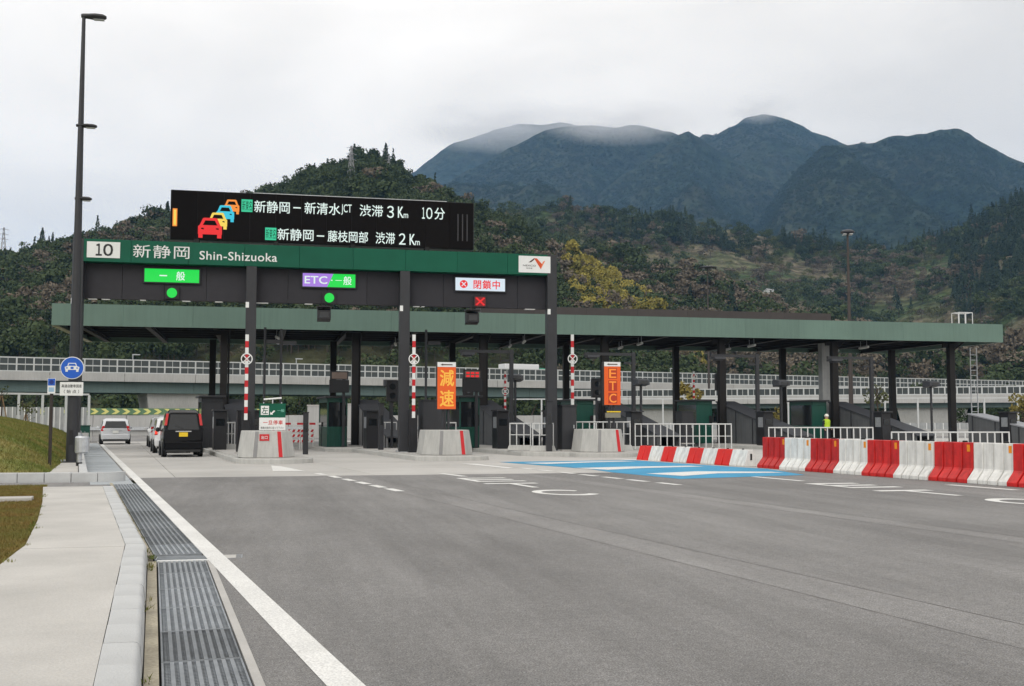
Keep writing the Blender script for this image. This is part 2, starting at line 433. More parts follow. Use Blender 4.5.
# --- drain along the kerb: grates near, concrete covers far
DIRTY = mat('gutter_concrete', (0.36, 0.325, 0.25), 0.9, var=0.30, scale=1.6, bump=0.3, bscale=40, fine=0.2, fscale=35, world=True)
DARKBED = mat('drain_bed', (0.02, 0.02, 0.02), 0.9)
drain = structure(bpy.data.objects.new('drainage_channel', None)); COL.objects.link(drain)
def strip(f0, f1, ys, z0, z1, name, m, parent):
    mm = MB()
    for a, b in zip(ys[:-1], ys[1:]):
        mm.hexa([(f0(a), a, z0), (f1(a), a, z0), (f1(b), b, z0), (f0(b), b, z0), (f0(a), a, z1), (f1(a), a, z1), (f1(b), b, z1), (f0(b), b, z1)])
    return mm.build(name, m, parent)
YN = [-6, 0, 6, 11.95]; YF = [12.5, 20, 27.0]
for ys in (YN, YF):
    strip(drain_l, drain_r, ys, -0.09, -0.055, 'channel_bed', DARKBED, drain)
    strip(lambda y: drain_r(y), lambda y: drain_r(y) + 0.055, ys, -0.08, 0.002, 'channel_edge', CONC, drain)
    strip(lambda y: kerb_x(y) + 0.03, lambda y: drain_l(y), ys, -0.08, 0.002, 'channel_edge', DIRTY, drain)
def grate_mesh(wd, ln, nb, nc, name='grate'):
    m = MB(); t = 0.007
    m.box(0, wd, 0, 0.012, -0.05, 0); m.box(0, wd, ln - 0.012, ln, -0.05, 0)
    m.box(0, 0.012, 0.012, ln - 0.012, -0.05, 0); m.box(wd - 0.012, wd, 0.012, ln - 0.012, -0.05, 0)
    for i in range(1, nb):
        x = 0.012 + (wd - 0.024) * i / nb
        wide = t * 1.7 if i % 3 == 0 else t * .8
        m.box(x - wide, x + wide, 0.012, ln - 0.012, -0.045, 0.0 if i % 3 == 0 else -0.016)
    for j in range(1, nc):
        y = ln * j / nc
        m.box(0.012, wd - 0.012, y - 0.004, y + 0.004, -0.05, -0.012)
    return m.mesh(name, GRATE_D)
gm = grate_mesh(0.47, 0.99, 27, 26)
y = 1.0 + 0.03
while y < 11.6:
    a = math.atan(0.088)
    link('grate', gm, drain, (drain_l(y) + 0.015, y, 0.001), a); y += 0.997
gm2 = grate_mesh(0.50, 0.99, 24, 20)
y = 12.52
while y < 26.2:
    link('grate', gm2, drain, (drain_l(y) + 0.015, y, 0.001), math.atan(0.150)); y += 1.005
# cross drain
box('channel_bed', DARKBED, drain, kerb_x(12.2) + 0.1, -0.16, 12.02, 12.44, -0.09, -0.06)
cg = grate_mesh(0.30, 0.88, 10, 22)
o = link('cross_grate', cg, drain, (kerb_x(12.2) + 0.99, 12.06, 0.002)); o.rotation_euler = (0, 0, R(90))
box('channel_edge', REFL, drain, kerb_x(12.0) + 0.12, -0.35, 11.955, 12.03, -0.08, 0.003)
box('channel_edge', CONC, drain, -0.33, -0.20, 12.08, 12.36, -0.08, 0.003)
cover = None
COVER = mat('drain_cover_concrete', (0.36, 0.39, 0.41), 0.8, var=0.08, scale=2, rnd=0.07)
y = 26.35
cover = MB().box(0, 0.92, 0, 0.985, -0.06, 0.004).mesh('drain_cover', COVER)
while y < 72:
    link('drain_cover', cover, drain, (line_x(y) - 1.10, y, random.uniform(-0.003, 0.003)), math.atan(0.15)); y += 1.008

# --- footway with kerb stones
def walk_l(y):
    pts = [(0, -1.7), (6, -1.95), (10.8, -2.23), (12.4, -2.35), (15.5, -2.79), (19.0, -3.35), (23.2, -4.05), (26, -4.4)]
    for (a, xa), (b, xb) in zip(pts[:-1], pts[1:]):
        if y <= b: return xa + (xb - xa) * max(0, (y - a)) / (b - a)
    return pts[-1][1]
foot = structure(bpy.data.objects.new('footway', None)); COL.objects.link(foot)
for a, b in ((-4, 5.0), (5.02, 12.08), (12.11, 19.05), (19.08, 23.15)):
    ys = [a] + [q for q in (6, 10.8, 12.4, 15.5, 19) if a < q < b] + [b]
    if a < 12.3 < b: ys = sorted(ys + [12.31])
    strip(lambda y: walk_l(y) + (0.02 * math.sin(y * 2.1)), lambda y: kerb_x(y) - 0.205, ys, -0.05, 0.148 + random.uniform(-0.002, 0.002), 'slab', WALK, foot)
y = 0.0; kn = 0
def kerb_stone_mesh(ln, sl):
    # battered roadside face and a rounded arris
    prof = [(-0.20, -0.08), (0.030, -0.08), (0.006, 0.125), (-0.008, 0.143), (-0.03, 0.150), (-0.20, 0.150)]
    m = MB(); n = len(prof)
    v = [(x, 0, z) for x, z in prof] + [(x + sl * ln, ln, z) for x, z in prof]
    m.add(v, [tuple(range(n)), tuple(range(n, 2 * n))[::-1]] + [(i, (i + 1) % n, n + (i + 1) % n, n + i) for i in range(n)])
    return m.mesh('kerb_stone', KERB, smooth=True)
k1, k2 = kerb_stone_mesh(0.597, -0.088), kerb_stone_mesh(0.597, -0.150)
y = 2.7
while y < 22.9:
    link('kerb_stone', k1 if y < 11.9 else k2, foot, (kerb_x(y) + random.uniform(-0.003, 0.003), y, random.uniform(-0.002, 0.002))); y += 0.6
# back path: a strip of asphalt between footway and the verge kerb
structure(MB().sheet([(-14, 24.6), (kerb_x(23.2) - 0.02, 23.2), (kerb_x(27.3) - 0.05, 27.35), (-14, 28.6)], -0.004).build('side_path', ASPH))
# verge kerb crossing behind it, then turning along the drain
verge = structure(bpy.data.objects.new('verge_kerb', None)); COL.objects.link(verge)
vk = MB().box(0, 0.592, 0, 0.2, -0.05, 0.22).mesh('kerb_stone', KERB, bevel=0.02, seg=2)
vx, vy = -3.62, 27.45
for i in range(16):
    vx2, vy2 = vx - 0.6 * (i + 1), vy + 0.12 * 0.6 * (i + 1)
    link('kerb_stone', vk, verge, (vx2, vy2, random.uniform(-0.004, 0.004)), math.atan(-0.12))
cm = MB()
arc = [(vx + 0.55 * math.sin(t), vy + 0.55 - 0.55 * math.cos(t)) for t in [R(a) for a in range(0, 99, 14)]]
inn = [(vx + 0.35 * math.sin(t), vy + 0.55 - 0.35 * math.cos(t)) for t in [R(a) for a in range(0, 99, 14)]]
for k in range(len(arc) - 1):
    cm.hexa([(*arc[k], -0.05), (*arc[k + 1], -0.05), (*inn[k + 1], -0.05), (*inn[k], -0.05), (*arc[k], 0.22), (*arc[k + 1], 0.22), (*inn[k + 1], 0.22), (*inn[k], 0.22)])
cm.build('corner_stone', KERB, verge)
vk2 = MB().box(-0.2, 0, 0, 0.592, -0.05, 0.20).mesh('kerb_stone', KERB, bevel=0.02, seg=2)
for i in range(70):
    y = 28.1 + 0.6 * i
    link('kerb_stone', vk2, verge, (line_x(y) - 1.14, y, random.uniform(-0.004, 0.004)), math.atan(0.15))
pad = structure(MB().hexa([(-4.90, 28.2, -0.05), (line_x(28.2) - 1.36, 28.2, -0.05), (line_x(40) - 1.36, 40, -0.05), (-6.30, 40, -0.05),
                           (-4.90, 28.2, 0.14), (line_x(28.2) - 1.36, 28.2, 0.14), (line_x(40) - 1.36, 40, 0.14), (-6.30, 40, 0.14)]).build('verge_pad', WALK))

# --- lawns: earth sheet plus blades
def grass_mat(name, c1, c2, sc):
    m = bpy.data.materials.new(name); m.use_nodes = True
    t = m.node_tree; b = t.nodes['Principled BSDF']; n = t.nodes.new; l = t.links.new
    b.inputs['Roughness'].default_value = 0.85; b.inputs['Specular IOR Level'].default_value = 0.2
    geo = n('ShaderNodeNewGeometry')
    z = n('ShaderNodeTexNoise'); z.inputs['Scale'].default_value = sc; z.inputs['Detail'].default_value = 6; z.inputs['Roughness'].default_value = 0.65
    l(geo.outputs['Position'], z.inputs['Vector'])
    r = n('ShaderNodeValToRGB'); e = r.color_ramp.elements
    e[0].position = 0.36; e[0].color = (*c1, 1); e[1].position = 0.62; e[1].color = (*c2, 1)
    l(z.outputs[0], r.inputs[0]); l(r.outputs[0], b.inputs['Base Color'])
    return m
G1 = grass_mat('lawn_grass', (0.20, 0.135, 0.045), (0.155, 0.145, 0.040), 1.4)
G2 = grass_mat('mound_grass', (0.22, 0.185, 0.060), (0.125, 0.160, 0.035), 0.55)
lawn = MB()
ysl = [-4, 0, 3, 6, 8, 10.8, 12.4, 14, 15.5, 17, 19, 21, 23, 24.3]
for a, b in zip(ysl[:-1], ysl[1:]):
    lawn.add([(-14, a, 0.115), (walk_l(a) + 0.01, a, 0.115), (walk_l(b) + 0.01, b, 0.115), (-14, b, 0.115)], [(0, 1, 2, 3)])
structure(lawn.build('lawn', G1))
def mound_z(x, y):
    """bank rising to the left of the plaza"""
    e = -5.10 - 0.12 * (y - 30)          # toe of the bank
    t = max(0.0, e - x)
    h = 0.06 + 1.62 * (1 - math.exp(-t / 2.0))
    fade = min(1.0, max(0.0, (y - 28.4) / 6.0)) ** 0.8
    fade *= min(1.0, max(0.0, (74 - y) / 12.0))
    return 0.10 + h * fade + 0.03 * math.sin(x * 1.7 + y * 0.6)
mm = MB(); nx, ny = 26, 48
for j in range(ny):
    for i in range(nx):
        y = 28.55 + 46 * j / (ny - 1); x = -5.08 - 0.12 * (y - 30) - 20 * (i / (nx - 1)) ** 1.3
        mm.v.append((x, y, mound_z(x, y) if i else -0.06))
for j in range(ny - 1):
    for i in range(nx - 1):
        a = j * nx + i; mm.f.append((a, a + 1, a + nx + 1, a + nx))
structure(mm.build('bank', G2, smooth=True))
def fbm_ok(y, c): return mnoise.noise(Vector((y * .9, c * 7.0, 2.0))) > -0.05
def blades(name, pts, h, wd, m, seed):
    r = np.random.default_rng(seed); n = len(pts)
    P = np.array(pts); a = r.uniform(0, 2 * np.pi, n); hh = h * r.uniform(0.5, 1.3, n); ww = wd * r.uniform(0.7, 1.3, n)
    lean = r.normal(0, 0.6, (n, 2)) * hh[:, None]
    dx, dy = np.cos(a) * ww, np.sin(a) * ww
    v = np.empty((n, 3, 3))
    v[:, 0] = P + np.stack([-dx, -dy, np.full(n, -0.01)], 1); v[:, 1] = P + np.stack([dx, dy, np.full(n, -0.01)], 1)
    v[:, 2] = P + np.stack([lean[:, 0], lean[:, 1], hh], 1)
    me = bpy.data.meshes.new(name); me.from_pydata(v.reshape(-1, 3).tolist(), [], np.arange(n * 3).reshape(n, 3).tolist()); me.materials.append(m)
    return stuff(link(name, me))
pl = []
while len(pl) < 70000:
    y = random.uniform(9, 24.2); x = walk_l(y) - abs(random.gauss(0, 1)) * 1.6 * 0.8 + 0.015
    if x > -7: pl.append((x, y, 0.115))
tag(blades('lawn_grass', pl, 0.035, 0.006, G1, 1), 'short brownish grass beside the concrete footway', 'grass')
pl = []
while len(pl) < 70000:
    y = random.uniform(28.7, 62); e = -5.10 - 0.12 * (y - 30); x = e - abs(random.gauss(0, 1)) * 4
    pl.append((x, y, mound_z(x, y)))
tag(blades('bank_grass', pl, 0.07, 0.012, G2, 2), 'yellowish green grass on the bank behind the lamp post', 'grass')
wd = []
for i in range(90):          # moss and weeds rooted in the joints along the kerb and the footway edge
    y = random.uniform(5.2, 22); c = random.choice((0, 0, 1))
    x, z = ((kerb_x(y) + 0.035 + random.uniform(0, .03), 0.003) if c == 0 else (walk_l(y) + random.uniform(-0.02, 0.05), 0.148))
    if fbm_ok(y, c): wd += [(x + random.gauss(0, .02), y + random.gauss(0, .05), z) for _ in range(14)]
tag(blades('joint_weeds', wd, 0.028, 0.006, G2, 3), 'small weeds rooted in the joints along the kerb and footway', 'weeds')
tag(MB().box(-0.55, 0.45, -0.2, 0.2, 0, 0.07).build('inspection_cover', CONC, None, 0.01, loc=(-4.05, 19.6, 0.115), rz=0.1), 'flat concrete inspection cover lying in the brownish lawn', 'cover')
# ================================================================== GANTRY WITH LANE SIGNS
LED_W = mat('led_white', (0.86, 1.0, 0.95), emit=0.95)
LED_G = mat('led_green', (0.004, 0.78, 0.075), emit=1.0)
LED_TEAL = mat('led_teal', (0.03, 0.62, 0.33), emit=1.0)
LED_P = mat('led_purple', (0.42, 0.22, 0.80), emit=1.0)
LED_WB = mat('led_white_field', (0.78, 0.90, 1.0), emit=0.95)
LED_R = mat('led_red', (0.95, 0.015, 0.02), emit=0.95)
LED_O = mat('led_orange', (1.0, 0.30, 0.03), emit=1.0)
LED_Y = mat('led_yellow', (1.0, 0.72, 0.10), emit=1.0)
LED_C = mat('led_cyan', (0.03, 0.60, 0.80), emit=1.0)
LED_OB = mat('led_orange_field', (0.86, 0.115, 0.004), emit=0.95)
LED_OY = mat('led_amber', (1.0, 0.52, 0.06), emit=1.0)
LEDFIELD = mat('led_field', (0.007, 0.006, 0.006), 0.8, spec=0.08, var=0.15, scale=8, rnd=0.12)

GY = 44.15
gantry = thing('sign_gantry', 'wide charcoal gantry with green name band over the toll lanes', 'sign gantry', (0, GY, 0))
POSTS = (-6.68, -0.31, 5.69, 11.80)
for i, x in enumerate(POSTS):
    zb = 0.18
    top = 7.42 if i in (1, 2) else 8.28
    p = MB().box(x - 0.2, x + 0.2, -0.45, -0.02, zb, top).build('post', POST, gantry, 0.012)
    box('base_plate', STEEL, p, x - 0.30, x + 0.30, -0.55, 0.08, zb - 0.04, zb + 0.02)
    for bx in (-0.25, 0.25):
        for by in (-0.5, 0.03): MB().lathe([(0.02, 0), (0.02, 0.05)], 6, (x + bx, by, zb + 0.02)).build('anchor_bolt', STEEL, p)
    box('clamp', WHITE, p, x - 0.205, x - 0.08, -0.462, -0.4505, 5.80, 6.02)
box('rail', STEELD, gantry, -6.6, 12.0, 0.27, 0.42, 6.25, 6.40); box('rail', STEELD, gantry, -6.6, 12.0, 0.27, 0.42, 7.9, 8.05)
# green name band in panels, charcoal panels below
gx0, gx1 = -6.88, 12.0
n = 9
for i in range(n):
    a = gx0 + (gx1 - gx0) * i / n; b = gx0 + (gx1 - gx0) * (i + 1) / n
    box('band_panel', GREEN, gantry, a + 0.004, b - 0.004, -0.44, 0.25, 7.425, 8.28 + random.uniform(-0.003, 0.003), 0.006)
for i in range(12):
    a = gx0 + 0.2 + (gx1 - gx0 - 0.22) * i / 12; b = gx0 + 0.2 + (gx1 - gx0 - 0.22) * (i + 1) / 12
    box('board_panel', BOARD, gantry, a + 0.005, b - 0.005, -0.012 + random.uniform(-0.003, 0.003), 0.25, 6.06, 7.415, 0.006)
    for q in (0.33, 0.66):
        if random.random() < 0.4: box('drip_mark', REFL, gantry, a + q, a + q + random.uniform(0.1, 0.5), 0.0, 0.24, 6.035, 6.055)
FY = -0.445
def panel(name, x0, x1, z0, z1, y, m, parent, t=0.03): return box(name, m, parent, x0, x1, y - t, y, z0, z1)
pn = panel('number_panel', -6.37, -5.18, 7.57, 8.18, FY, REFL, gantry, 0.015)
glyphs('numeral', '１', -5.94, 7.875, 0.20, 0.44, FY - 0.019, PRINT, pn, 0.03); glyphs('numeral', '０', -5.61, 7.875, 0.33, 0.44, FY - 0.019, PRINT, pn, 0.03)
glyphs('lettering', '新静岡', -3.68, 7.875, 2.06, 0.50, FY - 0.004, REFL, gantry, 0.003, spacing=1.12)
glyphs('lettering', 'Shin-Shizuoka', -0.81, 7.79, 2.92, 0.33, FY - 0.004, REFL, gantry, 0.012, spacing=1.06)
lp = panel('logo_panel', 10.37, 11.72, 7.51, 8.20, FY, REFL, gantry, 0.015)
LOGO_O = mat('logo_orange', (0.60, 0.075, 0.015), 0.5, var=0); LOGO_D = mat('logo_dark', (0.05, 0.02, 0.015), 0.5, var=0); LOGO_L = mat('logo_light', (0.75, 0.22, 0.10), 0.5, var=0)
ly = FY - 0.016
MB().wallpoly([(10.78, 7.93), (10.90, 7.94), (11.08, 8.10), (11.02, 8.11)], ly, 0.003).build('emblem', LOGO_D, lp)
MB().wallpoly([(11.02, 8.11), (11.14, 8.11), (11.36, 7.88), (11.31, 7.66)], ly, 0.004).build('emblem', LOGO_O, lp)
MB().wallpoly([(11.31, 7.66), (11.36, 7.88), (11.40, 7.98), (11.50, 8.03)], ly, 0.003).build('emblem', LOGO_L, lp)
glyphs('lettering', 'NEXCO', 10.82, 7.80, 0.54, 0.07, ly - 0.002, PRINT, lp, 0.01)
glyphs('lettering', '中日本', 10.82, 7.69, 0.26, 0.06, ly - 0.002, PRINT, lp, 0.01)

def lane_panel(x0, x1, z0, z1, m):
    h = box('lane_display', BLACKM, gantry, x0 - 0.05, x1 + 0.05, -0.10, -0.02, z0 - 0.05, z1 + 0.05)
    return h, box('screen', m, h, x0, x1, -0.115, -0.101, z0, z1)
h, s1 = lane_panel(-4.31, -2.29, 6.75, 7.26, LED_G)
LY = -0.119
glyphs('lettering', '一', -3.62, 7.0, 0.28, 0.045, LY, LED_W, h, 0.02); glyphs('lettering', '般', -2.98, 7.0, 0.32, 0.34, LY, LED_W, h, 0.012)
h, s2 = lane_panel(1.66, 3.73, 6.73, 7.26, LED_G)
MB().wallpoly([(1.66, 6.73), (2.62, 6.73), (2.86, 7.26), (1.66, 7.26)], -0.1155, 0.004).build('screen', LED_P, h)
LY = -0.123
glyphs('lettering', 'ETC', 2.18, 7.0, 0.88, 0.30, LY, LED_W, h, 0.02)
glyphs('lettering', '・一', 2.98, 7.0, 0.42, 0.05, LY, LED_W, h, 0.02); glyphs('lettering', '般', 3.42, 7.0, 0.32, 0.34, LY, LED_W, h, 0.012)
h, s3 = lane_panel(7.80, 9.87, 6.74, 7.26, LED_WB)
MB().lathe([(0.165, -0.006), (0.165, 0.0)], 20, (8.14, -0.116, 7.0), 'y').build('symbol', LED_R, h)
for sgn in (1, -1):
    MB().wallpoly([(8.14 + sgn * a, 7.0 + b) for a, b in ((-0.10, -0.075), (-0.075, -0.10), (0.10, 0.075), (0.075, 0.10))], -0.1225 - 0.001 * sgn, 0.003).build('symbol', LED_WB, h)
glyphs('lettering', '閉鎖中', 9.10, 7.0, 1.10, 0.36, LY, LED_R, h, 0.02, spacing=1.1)
# signal lamps below the displays
for x, z, kind in ((-3.29, 6.34, 'g'), (2.71, 6.30, 'g'), (8.83, 6.30, 'x')):
    sg = box('lane_signal', BLACKM, gantry, x - 0.27, x + 0.27, -0.10, -0.02, z - 0.23, z + 0.23)
    if kind == 'g': MB().lathe([(0.19, -0.02), (0.19, 0.0)], 24, (x, -0.101, z), 'y').build('lens', LED_G, sg)
    else:
        DR = mat('led_dark_red', (0.20, 0.002, 0.004), emit=1.0)
        box('lens', DR, sg, x - 0.22, x + 0.22, -0.108, -0.101, z - 0.19, z + 0.19)
        for s_ in (1, -1):
            MB().wallpoly([(x + s_ * a, z + b) for a, b in ((-0.20, -0.13), (-0.14, -0.17), (0.20, 0.13), (0.14, 0.17))], -0.110 - 0.001 * s_, 0.006).build('cross_bar', LED_R, sg)
for x in (2.50, 8.47):
    hb = MB().hexa([(x - 0.26, -0.42, 5.42), (x + 0.26, -0.42, 5.42), (x + 0.26, 0.0, 5.34), (x - 0.26, 0.0, 5.34), (x - 0.26, -0.40, 5.78), (x + 0.26, -0.40, 5.78), (x + 0.26, 0.0, 5.88), (x - 0.26, 0.0, 5.88)]).build('lane_camera', BLACKM, gantry, 0.012)
    box('hood', BLACKM, hb, x - 0.29, x + 0.29, -0.50, 0.02, 5.885, 5.93); box('lens_window', GLASSD, hb, x - 0.18, x + 0.18, -0.428, -0.418, 5.48, 5.70)
    box('bracket', POST, hb, x - 0.05, x + 0.05, 0.0, 0.2, 5.75, 6.06)

# ------------------------------------------------------------------ traffic message board on the gantry
mb = thing('message_board', 'black electronic traffic message board standing on the gantry', 'message board', (0, GY - 0.35, 8.30))
B0 = 0.04; BT = 1.98
for i, x in enumerate((-2.4, 0.6, 3.6, 6.6)):
    box('bracket', STEELD, mb, x - 0.09, x + 0.09, 0.05, 0.5, -0.02, 0.14)
hb = box('housing', BLACKM, mb, -3.40, 8.53, 0.10, 0.62, 0.10, BT + 0.06, 0.01)
box('top_trim', STEEL, hb, -0.3, 7.4, 0.085, 0.115, BT + 0.062, BT + 0.085)
for i in range(12):
    a = -3.38 + 11.88 * i / 12; b = -3.38 + 11.88 * (i + 1) / 12
    box('display_panel', LEDFIELD, mb, a + 0.006, b - 0.006, 0.06, 0.098, 0.12, BT + 0.04)
for a in (7.86, 8.05, 8.24):
    box('side_light', mat('unlit_lens', (0.045, 0.045, 0.05), 0.3, var=0.1), mb, a - 0.02, a + 0.02, 0.045, 0.059, 0.45, 1.55)
TY = 0.052
box('status_bar', LED_O, mb, -3.31, -3.14, 0.045, 0.058, 0.61, 1.30); box('status_core', LED_Y, mb, -3.27, -3.18, 0.040, 0.0445, 0.66, 1.25)
zo = 8.30
def led(body, x0, x1, z0, z1, m=LED_W, bold=0.008): glyphs('lettering', body, (x0 + x1) / 2, (z0 + z1) / 2 - zo, x1 - x0, z1 - z0, TY, m, mb, bold)
led('新静岡', -0.25, 1.11, 9.58, 10.05); led('一', 1.25, 1.54, 9.80, 9.85, bold=0.02); led('新清水', 1.69, 3.09, 9.60, 10.07)
led('JCT', 3.13, 3.54, 9.62, 10.05, bold=0.004); led('渋滞', 3.86, 4.79, 9.60, 10.07); led('３', 4.96, 5.23, 9.58, 10.06, bold=0.012); led('K', 5.40, 5.62, 9.60, 10.05, bold=0.012); led('m', 5.63, 5.81, 9.60, 9.77, bold=0.012)
led('１', 6.38, 6.49, 9.60, 10.06, bold=0.008); led('０', 6.55, 6.80, 9.60, 10.06, bold=0.008); led('分', 6.89, 7.31, 9.59, 10.07)
led('新静岡', 0.66, 2.05, 8.52, 8.98); led('一', 2.18, 2.47, 8.71, 8.76, bold=0.02); led('藤枝岡部', 2.61, 4.20, 8.52, 8.97)
led('渋滞', 4.51, 5.28, 8.51, 8.98); led('２', 5.45, 5.71, 8.51, 8.96, bold=0.012); led('K', 5.88, 6.10, 8.51, 8.95, bold=0.012); led('m', 6.11, 6.29, 8.51, 8.68, bold=0.012)
for x0, x1, z0, z1 in ((-0.74, -0.32, 9.58, 10.07), (0.18, 0.61, 8.50, 8.99)):
    ic = box('route_icon', LED_TEAL, mb, x0, x1, 0.045, 0.058, z0 - zo, z1 - zo)
    glyphs('lettering', '新東名', (x0 + x1) / 2, (z0 + z1) / 2 - zo, (x1 - x0) * .86, (z1 - z0) * .80, 0.043, LEDFIELD, ic, 0.0)
def car_icon(x0, x1, z0, z1, m, y):
    W_, H_ = x1 - x0, z1 - z0
    P = lambda u, v: (x0 + u * W_, z0 - zo + v * H_)
    a = MB().wallpoly([P(0.0, .18), P(1, .18), P(1, .58), P(.93, .64), P(.80, .98), P(.74, 1), P(.26, 1), P(.20, .98), P(.07, .64), P(0, .58)], y, 0.004)
    a.wallpoly([P(.02, 0), P(.20, 0), P(.20, .1795), P(.02, .1795)], y, 0.004); a.wallpoly([P(.80, 0), P(.98, 0), P(.98, .1795), P(.80, .1795)], y, 0.004)
    c = a.build('car_icon', m, mb)
    MB().wallpoly([P(.20, .64), P(.80, .64), P(.70, .87), P(.30, .87)], y - 0.0045, 0.001).build('window_icon', LEDFIELD, c)
    for u in (.13, .75): MB().wallpoly([P(u, .44), P(u + .12, .42), P(u + .10, .50), P(u, .50)], y - 0.0045, 0.001).build('lamp_icon', LEDFIELD, c)
car_icon(-1.40, -0.82, 9.47, 10.04, LED_O, 0.058); car_icon(-1.69, -1.01, 9.15, 9.80, LED_C, 0.053); car_icon(-1.98, -1.27, 8.85, 9.50, LED_Y, 0.048); car_icon(-2.36, -1.46, 8.49, 9.28, LED_R, 0.043)

# ------------------------------------------------------------------ tall lamp post on the left
lamp = thing('lamp_post', 'tall charcoal lamp post with three stacked lamp heads beside the drain', 'lamp post', (-5.60, 36.5, 0.14))
MB().tube([(0, 0, 0), (0, 0, 3.2), (0, 0, 14.15)], [0.175, 0.155, 0.055], 14).build('pole', POST, lamp, smooth=True)
bp_ = box('base_plate', POST, lamp, -0.32, 0.32, -0.32, 0.32, 0, 0.035)
for a in (-0.26, 0.26):
    for b in (-0.26, 0.26): MB().lathe([(0.022, 0.035), (0.022, 0.09)], 6, (a, b, 0)).build('anchor_bolt', STEEL, bp_)
box('hatch', BLACKM, lamp, -0.06, 0.06, -0.176, -0.165, 0.55, 1.0)
LENS = mat('lamp_lens', (0.55, 0.56, 0.56), 0.2, var=0)
def lamp_head(z, x0, ln, hgt):
    m = MB(); sec = []
    for t, wz, hz in ((0, .35, .6), (.12, .55, .75), (.3, .7, .8), (.55, 1, 1), (.85, .95, .9), (1, .6, .45)):
        sec.append((x0 + ln * t, 0.15 * wz, hgt * hz))
    k = 10; vs_ = []
    for x, wy, hz in sec:
        for j in range(k):
            a = 2 * math.pi * j / k
            vs_.append((x, wy * math.cos(a), z + 0.5 * hz * math.sin(a)))
    fs_ = [(i * k + j, i * k + (j + 1) % k, (i + 1) * k + (j + 1) % k, (i + 1) * k + j) for i in range(len(sec) - 1) for j in range(k)]
    m.add(vs_, fs_ + [tuple(range(k)), tuple(range((len(sec) - 1) * k, len(sec) * k))])
    h_ = m.build('lamp_head', POST, lamp, smooth=True)
    box('lens', LENS, h_, x0 + ln * .5, x0 + ln * .92, -0.09, 0.09, z - hgt * .48, z - hgt * .44)
lamp_head(14.18, -0.08, 0.76, 0.21); lamp_head(10.62, -0.14, 0.62, 0.14); lamp_head(8.28, -0.12, 0.50, 0.14)

# motor-vehicles-only sign on the lamp post
rs = thing('round_road_sign', 'round blue car sign with white caption plate strapped to the lamp post', 'road sign', (-5.60, 36.30, 2.3))
box('strap', STEEL, rs, -0.19, 0.19, -0.01, 0.37, 0.20, 0.25); box('strap', STEEL, rs, -0.19, 0.19, -0.01, 0.37, 0.75, 0.80)
d_ = MB().lathe([(0.345, -0.02), (0.35, 0.0)], 40, (-0.02, -0.03, 0.76), 'y').build('disc_rim', REFL, rs)
MB().lathe([(0.325, -0.005), (0.325, 0.0)], 40, (-0.02, -0.051, 0.76), 'y').build('disc_face', BLUEP, d_)
P = lambda u, v: (-0.02 + u, 0.76 + v)
ci = MB().wallpoly([P(-.20, -.06), P(.20, -.06), P(.215, .03), P(.14, .055), P(.11, .155), P(-.11, .155), P(-.14, .055), P(-.215, .03)], -0.0565, 0.003)
ci.wallpoly([P(-.19, -.12), P(-.12, -.12), P(-.12, -.0605), P(-.19, -.0605)], -0.0565, 0.003).wallpoly([P(.12, -.12), P(.19, -.12), P(.19, -.0605), P(.12, -.0605)], -0.0565, 0.003)
c_ = ci.build('car_symbol', REFL, d_)
MB().wallpoly([P(-.115, .065), P(.115, .065), P(.085, .13), P(-.085, .13)], -0.0605, 0.001).build('car_symbol_window', BLUEP, c_)
MB().wallpoly([P(-.045, -.035), P(.045, -.035), P(.045, .035), P(-.045, .035)], -0.0605, 0.001).build('car_symbol_grille', BLUEP, c_)
for u in (-.15, .15): MB().wallpoly([P(u - .025, -.02), P(u + .025, -.02), P(u + .025, .015), P(u - .025, .015)], -0.0605, 0.001).build('car_symbol_lamp', BLUEP, c_)
cp = box('caption_plate', REFL, rs, -0.36, 0.32, -0.05, -0.035, -0.10, 0.32, 0.006)
glyphs('lettering', '高速自動車国道', -0.02, 0.20, 0.58, 0.10, -0.0515, PRINT, cp, 0.01); glyphs('lettering', '（ 始 点 ）', -0.02, 0.03, 0.44, 0.11, -0.0515, PRINT, cp, 0.01)

sp = thing('verge_marker_sign', 'small blue and white plate on a thin dark post beside the grass bank', 'road sign', (-5.50, 32.2, 0.12))
MB().tube([(0, 0, 0), (0, 0, 2.15)], 0.045, 10).build('post', mat('brown_post', (0.030, 0.022, 0.018), 0.5), sp, smooth=True)
pl_ = box('plate', REFL, sp, -0.10, 0.10, -0.065, -0.05, 2.05, 2.47)
box('blue_field', BLUEP, pl_, -0.09, 0.09, -0.069, -0.0655, 2.27, 2.46); MB().lathe([(0.06, -0.003), (0.06, 0)], 16, (0, -0.0695, 2.365), 'y').build('symbol', mat('sign_navy', (0.01, 0.03, 0.2), .4), pl_)
box('pale_field', mat('sign_pale_blue', (0.30, 0.45, 0.60), 0.4, var=0), pl_, -0.07, 0.07, -0.0675, -0.0655, 2.10, 2.22)
box('clamp', STEEL, sp, -0.055, 0.055, -0.05, 0.05, 2.2, 2.24)

